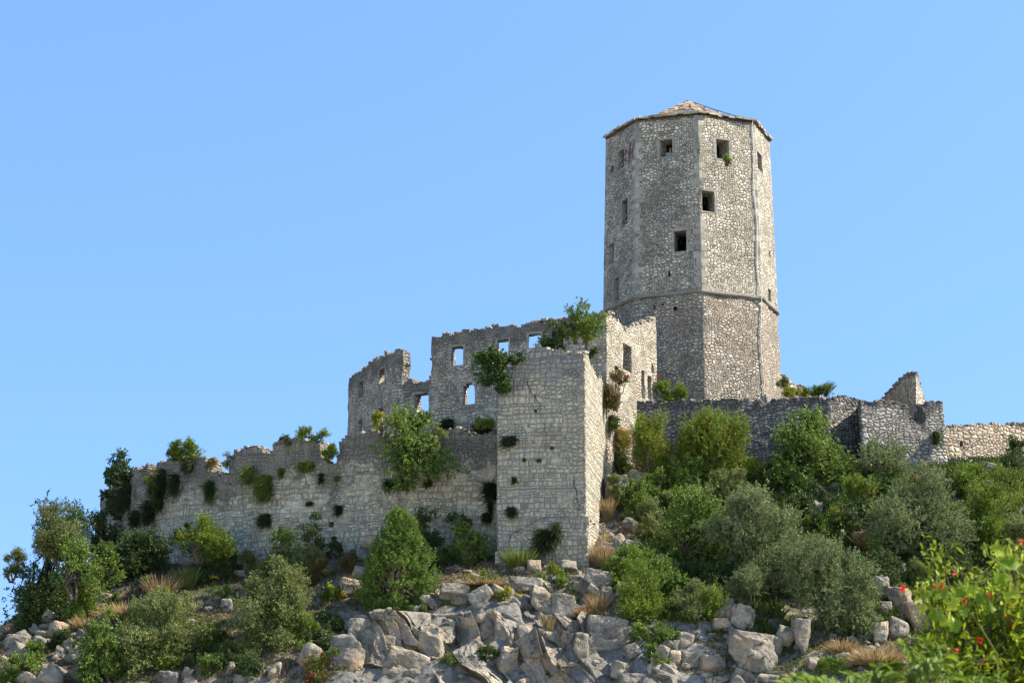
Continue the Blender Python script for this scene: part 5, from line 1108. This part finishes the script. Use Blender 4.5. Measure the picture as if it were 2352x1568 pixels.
for k, (x, y, n_) in enumerate(((1437, 866, 22), (1511, 868, 8))):
    flowers(x, y, 16, 22, (.62, .06, .015), ('red flowers on the broken palace wall above the orange bush', 'single small red flower sprig at the edge of the palace wall')[k], Y=(112.6, 117.3)[k], n=n_)

# grass tufts of note
GT = [(300,1395,150,46,DRY,1600,'dry golden grass on the ledge between the left shrubs'), (370,1340,70,60,DRY,500,'tall dry seed heads under the left curtain wall'), (295,1420,44,40,MID,500,'green grass tuft on the left ledge'), (200,1425,60,40,DRY,500,'dry grass beside the dead branch at the left'),
 (1195,1275,66,56,GR,700,'tall pale-headed grass at the foot of the bastion'), (1380,1270,44,60,DRY,500,'dry grass at the sunlit corner of the bastion'), (1260,1430,26,54,DRY,250,'dry yellow stalks on the cliff below the flat slab'), (1375,1380,40,60,DRY,350,'tall dry stalks between the fluted boulder and the bright shrub'),
 (1395,1165,26,60,DRY,350,'dry brown grass beside the sunlit bastion foot'), (430,1320,40,60,GR,300,'grey-green grass clump left of the yellow flowers'), (1110,1330,120,26,DRY,900,'dry tan grass on the terrace right of the juniper'), (945,1492,36,24,DRY,350,'dead brown cushion plant hanging on the cliff face'),
 (1300,1372,40,40,MID,500,'green broom grass over the shaded rock'), (1345,1398,60,24,ORG,500,'rusty dry grass above the egg-shaped boulder'), (2010,1500,130,50,DRY,1500,'pale brown dry grass slope at the bottom right'), (1935,1478,60,40,DRY,500,'brown brush under the right olive'), (2000,1235,60,60,ORG,500,'orange dry grass left of the sparse olive'),
 (1690,1340,60,24,DRY,350,'bright dry grass patch under the largest olive'), (820,1330,30,40,DRY,250,'dry stems left of the juniper'), (1405,1240,40,40,DRY,350,'dry stems low on the slope right of the bastion'),(2240,1065,90,20,GR,700,'yellow-green grass ledge above the low terrace wall')]
for i, (sx, sy, w_, h_, cl, n_, lab) in enumerate(GT):
    b = ground(sx, sy + h_ * .5)
    if b is None: continue
    m = mpp(b[1]); tuft('grass_clump', b, w_ * m, h_ * m * .9, lab, 'grass', cl, n_, 'up', seed=300 + i, wid=.028)

# uncountable ground cover on the slope
def cover(name, label, n, colr, hgt, wid, sd, thr, box=(-27, 27, 93, 116), fn=None):
    rg = np.random.default_rng(sd); x = rg.uniform(box[0], box[1], n); y = rg.uniform(box[2], box[3], n); q = np.stack([x, y, 0 * x], 1)
    k = (fbm(q * .45, 3, sd) + .5 * vn(q * 2.3, sd)) > thr
    e = .25; sl = np.hypot(HZ(x + e, y) - HZ(x - e, y), HZ(x, y + e) - HZ(x, y - e)) / (2 * e); k &= sl < 1.3
    if fn is not None: k &= fn(x, y)
    x, y = x[k], y[k]; z = HZ(x, y); m = len(x); p0 = np.stack([x, y, z - .03], 1); a = rg.uniform(0, 6.28, m)
    d = unit(np.stack([np.cos(a) * .6, np.sin(a) * .6, 0 * a + 1], 1) + rg.normal(size=(m, 3)) * .25); L = hgt * rg.uniform(.3, 1.2, m)
    c0, c1 = np.array(colr[0]), np.array(colr[1]); t = rg.random((m, 1)); mb = MB(); add_leaves(mb, p0, d, L, wid * rg.uniform(.6, 1.4, m), (c0 * (1 - t) + c1 * t) * rg.uniform(.65, 1.3, (m, 1)), rg, .05)
    tag(mb.build(name, M['blade']), label, 'grass' if 'grass' in name else 'undergrowth', kind='stuff')
notcliff = lambda x, y: ~((np.abs(x - 1) < 7.5) & (y < 101.5)) | (h3(np.floor(x * 2.2), np.floor(y * 2.2), 0 * x, 4) > .8)
cover('dry_grass', 'short dry straw-coloured grass scattered over the slope', 130000, DRY, .22, .035, 61, .02, fn=notcliff)
cover('dry_brush', 'dark brown dead brush and thorny litter on the slope', 90000, ((.06, .045, .035), (.15, .11, .075)), .25, .04, 62, -.1, fn=notcliff)
cover('green_undergrowth', 'low green weeds and seedlings between rocks and shrubs', 90000, MID, .20, .06, 63, .06, fn=notcliff)
cover('green_scrub', 'thick low green scrub filling the right slope', 150000, ((.035, .06, .014), (.10, .145, .032)), .45, .07, 64, -.10, box=(6, 27, 97, 116), fn=lambda x, y: y - 98 > (12 - x) * .3)

cover('crevice_weeds', 'yellow-green weeds and dry stems rooted in cracks between the boulders', 42000, ((.07, .10, .02), (.24, .22, .05)), .24, .035, 65, .22, box=(-14, 12, 94, 105))

# ------------------------------------------------------------------ foreground trees near the camera
def nearleaf(mb, p, d, L, W, col, rg, droop=.25, nseg=4):
    """curved leaf blades with a midrib fold"""
    n = len(p); d = unit(d); up = np.array([0, 0, 1.]); b = unit(np.cross(d, up + rg.normal(size=(n, 3)) * .45)); c = np.cross(b, d)
    L = np.broadcast_to(L, (n,)); W = np.broadcast_to(W, (n,)); rows = []
    for i in range(nseg + 1):
        t = i / nseg; wd = math.sin(math.pi * min(1, t * .93 + .04)) ** .8; ce = p + d * (L * t)[:, None] - up * (L * droop * t * t)[:, None]
        rows.append(np.stack([ce - b * (W * wd * .5)[:, None] + c * (W * wd * .14)[:, None], ce, ce + b * (W * wd * .5)[:, None] + c * (W * wd * .14)[:, None]], 1))
    V = np.stack(rows, 1).reshape(-1, 3); k = (nseg + 1) * 3; i = np.arange(n)[:, None] * k; F = []
    for r_ in range(nseg):
        for s_ in (0, 1): a = r_ * 3 + s_; F.append(i + np.array([[a, a + 1, a + 4, a + 3]]))
    F = np.stack(F, 1).reshape(-1, 4); mb.add(V, F, col=np.repeat(col, nseg * 2, axis=0), smooth=True)
def ptree():
    rg = np.random.default_rng(404); Y0 = 12.5; base = P(2330, 1500, Y0); base[2] = HZ(base[0], base[1])
    root = empty('pomegranate_tree', base, 'near pomegranate tree with glossy leaves and red flowers filling the lower right corner', 'tree'); lf, wd, fl = MB(), MB(), []
    # branch tips named in survey positions
    tips = [(2352,1245,0),(2300,1262,.3),(2330,1330,0),(2260,1345,.2),(2200,1290,.4),(2160,1275,.5),(2130,1330,.5),(2110,1350,.6),(2170,1350,.3),(2215,1400,.1),(2270,1420,0),(2330,1420,-.3),(2200,1450,.2),(2160,1420,.4),(2250,1480,0),(2320,1500,-.3),(2180,1520,.2),(2230,1545,0),(2300,1560,-.4),(2140,1560,.3),(2352,1300,-.6),(2400,1250,-.3),(2420,1350,-.6),(2420,1450,-.5),(2100,1520,.5),(2260,1300,.8),(2350,1380,.5),(2290,1480,.6),(2180,1480,-.5),(2340,1550,.4),(2240,1515,-.8),(2150,1500,-.2),(2345,1270,.1),(2325,1290,-.1),(2352,1320,.1),(2310,1310,.1),(2340,1350,-.2),(2300,1360,.1),(2350,1400,-.4),(2290,1400,0),(2320,1450,.1),(2352,1480,-.2),(2250,1440,.1),(2230,1370,.2),(2145,1290,.3),(2300,1520,.1),(2352,1540,0),(2270,1560,-.2)]
    fork = np.array([.12, 0, .75]); wd.tube([[0, 0, -.1], [.06, 0, .4], fork], [.07, .055, .045], 8)
    for (x, y, dy) in tips:
        q = P(x, y, Y0 + dy) - base; m1 = fork * .5 + q * .5 + np.array([.1, 0, -.12]) + rg.normal(size=3) * .04; wd.tube([fork, m1, q * .8 + m1 * .2, q], [.028, .016, .009, .004], 6)
        for s_ in range(20):
            st = m1 * (1 - (t := rg.uniform(.25, 1))) + q * t; dr = unit(rg.normal(size=3) * .8 + np.array([-.25, -.1, .35])); Ls = rg.uniform(.08, .2); en = st + dr * Ls; wd.tube([st, (st + en) / 2 + rg.normal(size=3) * .006, en], [.004, .003, .0015], 4)
            n = int(rg.integers(14, 26)); t_ = rg.random(n); p = st + (en - st) * t_[:, None] + rg.normal(size=(n, 3)) * .02; d = dr * .5 + rg.normal(size=(n, 3)) * .8
            tone = rg.random((n, 1)); col = (np.array([.07, .14, .008]) * (1 - tone) + np.array([.40, .47, .02]) * tone) * rg.uniform(.5, 1.3)
            nearleaf(lf, p, d, rg.uniform(.035, .065, n), rg.uniform(.012, .02, n), col, rg, nseg=2)
    lf.build('crown', M['near'], root); wd.build('trunk', M['barkdark'], root)
    red = [(2344,1243),(2192,1318),(2161,1348),(2149,1348),(2272,1366),(2193,1380),(2321,1388),(2320,1420),(2312,1414),(2324,1434),(2190,1500),(2200,1494),(2262,1512),(2262,1520),(2160,1355),(2075,1350),(2215,1380),(2250,1470),(2290,1540),(2180,1560)]
    for k, (x, y) in enumerate(red):
        q = P(x, y, Y0 - .25) - base; mb = MB(); dr = unit(rg.normal(size=3) + np.array([-.3, -.5, .3]))
        s_ = .5 if k in (1e9,) else rg.uniform(.45, .85); n = 9; pp_ = np.repeat(q[None], n, 0); d = dr + rg.normal(size=(n, 3)) * .75
        nearleaf(mb, pp_, d, .030 * s_ + np.zeros(n), .026 * s_ + np.zeros(n), np.array([[.75, .05, .012]]) * rg.uniform(.7, 1.2, (n, 1)), rg, .1, 2)
        mb.tube([q - dr * .03 * s_, q - dr * .012 * s_, q + dr * .004], [.004, .009 * s_, .010 * s_], 6, col=np.array([.65, .05, .015])); mb.build('flower', M['leaf'], root)
    return root
ptree()
def vine():
    rg = np.random.default_rng(11); Y0 = 11.2; base = P(2290, 1560, Y0 + .5); base[2] = HZ(base[0], base[1])
    root = empty('grapevine', base, 'large-leaved pale green vine with a curling tendril, climbing through the near tree', 'vine'); lf, wd = MB(), MB()
    pts = [base * 0, P(2290, 1500, Y0) - base, P(2240, 1420, Y0) - base, P(2200, 1370, Y0) - base, P(2140, 1352, Y0) - base, P(2110, 1335, Y0) - base]; wd.tube(pts, [.005, .0035, .003, .0025, .002, .002], 6, col=np.array([.20, .26, .05]))
    pts = [P(2325, 1345, Y0) - base, P(2318, 1310, Y0) - base, P(2270, 1275, Y0) - base, P(2260, 1245, Y0) - base]; wd.tube(pts, [.004, .004, .003, .003], 6, col=np.array([.32, .36, .09]))
    pts = [P(x, y, Y0) - base for x, y in ((2290, 1322), (2268, 1330), (2240, 1336), (2222, 1334), (2214, 1328), (2216, 1322), (2221, 1325))]; wd.tube(pts, .0035, 5, col=np.array([.38, .42, .10]))
    for (x, y, s_, dy) in ((2160,1358,1,0),(2185,1385,.9,.05),(2150,1410,1,.0),(2178,1420,1.1,.04),(2205,1352,1,.06),(2235,1350,.9,0),(2120,1395,.5,0),(2295,1260,1,0),(2312,1290,1.1,.05),(2300,1325,1,.1),(2330,1290,.9,0),(2255,1370,.9,.1),(2215,1400,.8,.1),(2325,1360,.9,.05),(2192,1435,.9,0),(2275,1395,.7,.1),(2130,1370,.5,0),(2262,1258,.5,0),(2110,1375,.45,0)):
        c = P(x, y, Y0 + dy) - base; n = 5; a = np.array([-1.25, -.65, 0, .65, 1.25]); tl = R(rg.uniform(-40, 40)); f = unit(np.array([rg.uniform(-.5, .5), -.8, rg.uniform(-.1, .6)])); dn = unit(np.array([math.sin(tl), -.15, -math.cos(tl)])); sd = unit(np.cross(dn, f)); R_ = .044 * s_
        # five-lobed blade as a fan around the petiole
        A = np.linspace(-2.6, 2.6, 27); rad = R_ * (.72 + .30 * np.cos(A * 2.4) ** 2 + .05 * np.cos(A * 14)); V = [c] + [c + dn * (math.cos(t) * r * 1.1) + sd * (math.sin(t) * r) + f * (.018 * s_ * math.cos(t * 2) - .10 * r) for t, r in zip(A, rad)]
        col = (np.array([.16, .26, .012]) if rg.random() < .5 else np.array([.34, .42, .03])) * rg.uniform(.8, 1.1)
        lf.add(np.array(V), [[0, i, i + 1] for i in range(1, 27)], col=col, smooth=True); wd.tube([c, c - dn * .04 * s_ + f * .02], .0025, 4, col=np.array([.3, .34, .08]))
    lf.build('leaves', M['near'], root); wd.build('stem', M['blade'], root)
vine()
def pinnate():
    rg = np.random.default_rng(23); Y0 = 10.5; base = P(2060, 1640, Y0 + .3); base[2] = HZ(base[0], base[1])
    root = empty('locust_tree', base, 'near sapling with feathery paired leaflets along the bottom right edge', 'tree'); lf, wd = MB(), MB(); hub = P(2060, 1700, Y0) - base
    wd.tube([[0, 0, -.05], hub * .5 + np.array([.05, 0, 0]), hub], [.03, .024, .018], 7)
    # rachis: start, end in survey positions
    RA = [((1960,1590),(1812,1552)),((1980,1600),(1880,1558)),((2030,1590),(1945,1548)),((2010,1590),(2100,1555)),((2060,1575),(2040,1525)),((2090,1565),(2015,1530)),((2110,1540),(2130,1470)),((2150,1560),(2180,1500)),((2120,1590),(2190,1560)),((1920,1600),(1860,1566)),((2080,1560),(2150,1520)),((2050,1600),(2000,1550)),((2140,1580),(2110,1510)),((2200,1590),(2260,1560)),((2170,1545),(2105,1495)),((1900,1590),(1800,1566)),((1950,1595),(1850,1560)),((2060,1590),(1990,1556)),((2100,1590),(2050,1540)),((2190,1600),(2160,1540)),((2230,1600),(2210,1550)),((2120,1530),(2160,1490)),((2100,1520),(2070,1480)),((2260,1600),(2300,1556))]
    for k, (a, b) in enumerate(RA):
        dy = rg.uniform(-.25, .35); A, E = P(*a, Y0 + dy) - base, P(*b, Y0 + dy + rg.uniform(-.15, .1)) - base; mid = (A + E) / 2 + np.array([0, 0, .035]); wd.tube([hub, A * .8 + hub * .2, A], [.01, .006, .004], 5); T = np.linspace(0, 1, 12)
        cv = [(1 - t) ** 2 * A + 2 * t * (1 - t) * mid + t * t * E for t in T]; wd.tube(cv, np.linspace(.003, .0015, 12), 4)
        ax = unit(E - A); sd = unit(np.cross(ax, np.array([rg.uniform(-.4, .4), -.6, .7]))); n = 12
        for i in range(n):
            t = .12 + .86 * i / n; c = (1 - t) ** 2 * A + 2 * t * (1 - t) * mid + t * t * E
            for s_ in (-1, 1):
                d = sd * s_ + ax * .35 + rg.normal(size=3) * .12 + np.array([0, 0, -.25]); tone = rg.random()
                nearleaf(lf, c[None], d[None], .056 * rg.uniform(.85, 1.1), .026, (np.array([[.08, .15, .012]]) * (1 - tone) + np.array([[.22, .30, .02]]) * tone), rg, .15, 3)
        nearleaf(lf, E[None], ax[None], .045, .02, np.array([[.15, .24, .02]]), rg, .1, 3)
    lf.build('leaves', M['near'], root); wd.build('stem', M['bark'], root)
pinnate()
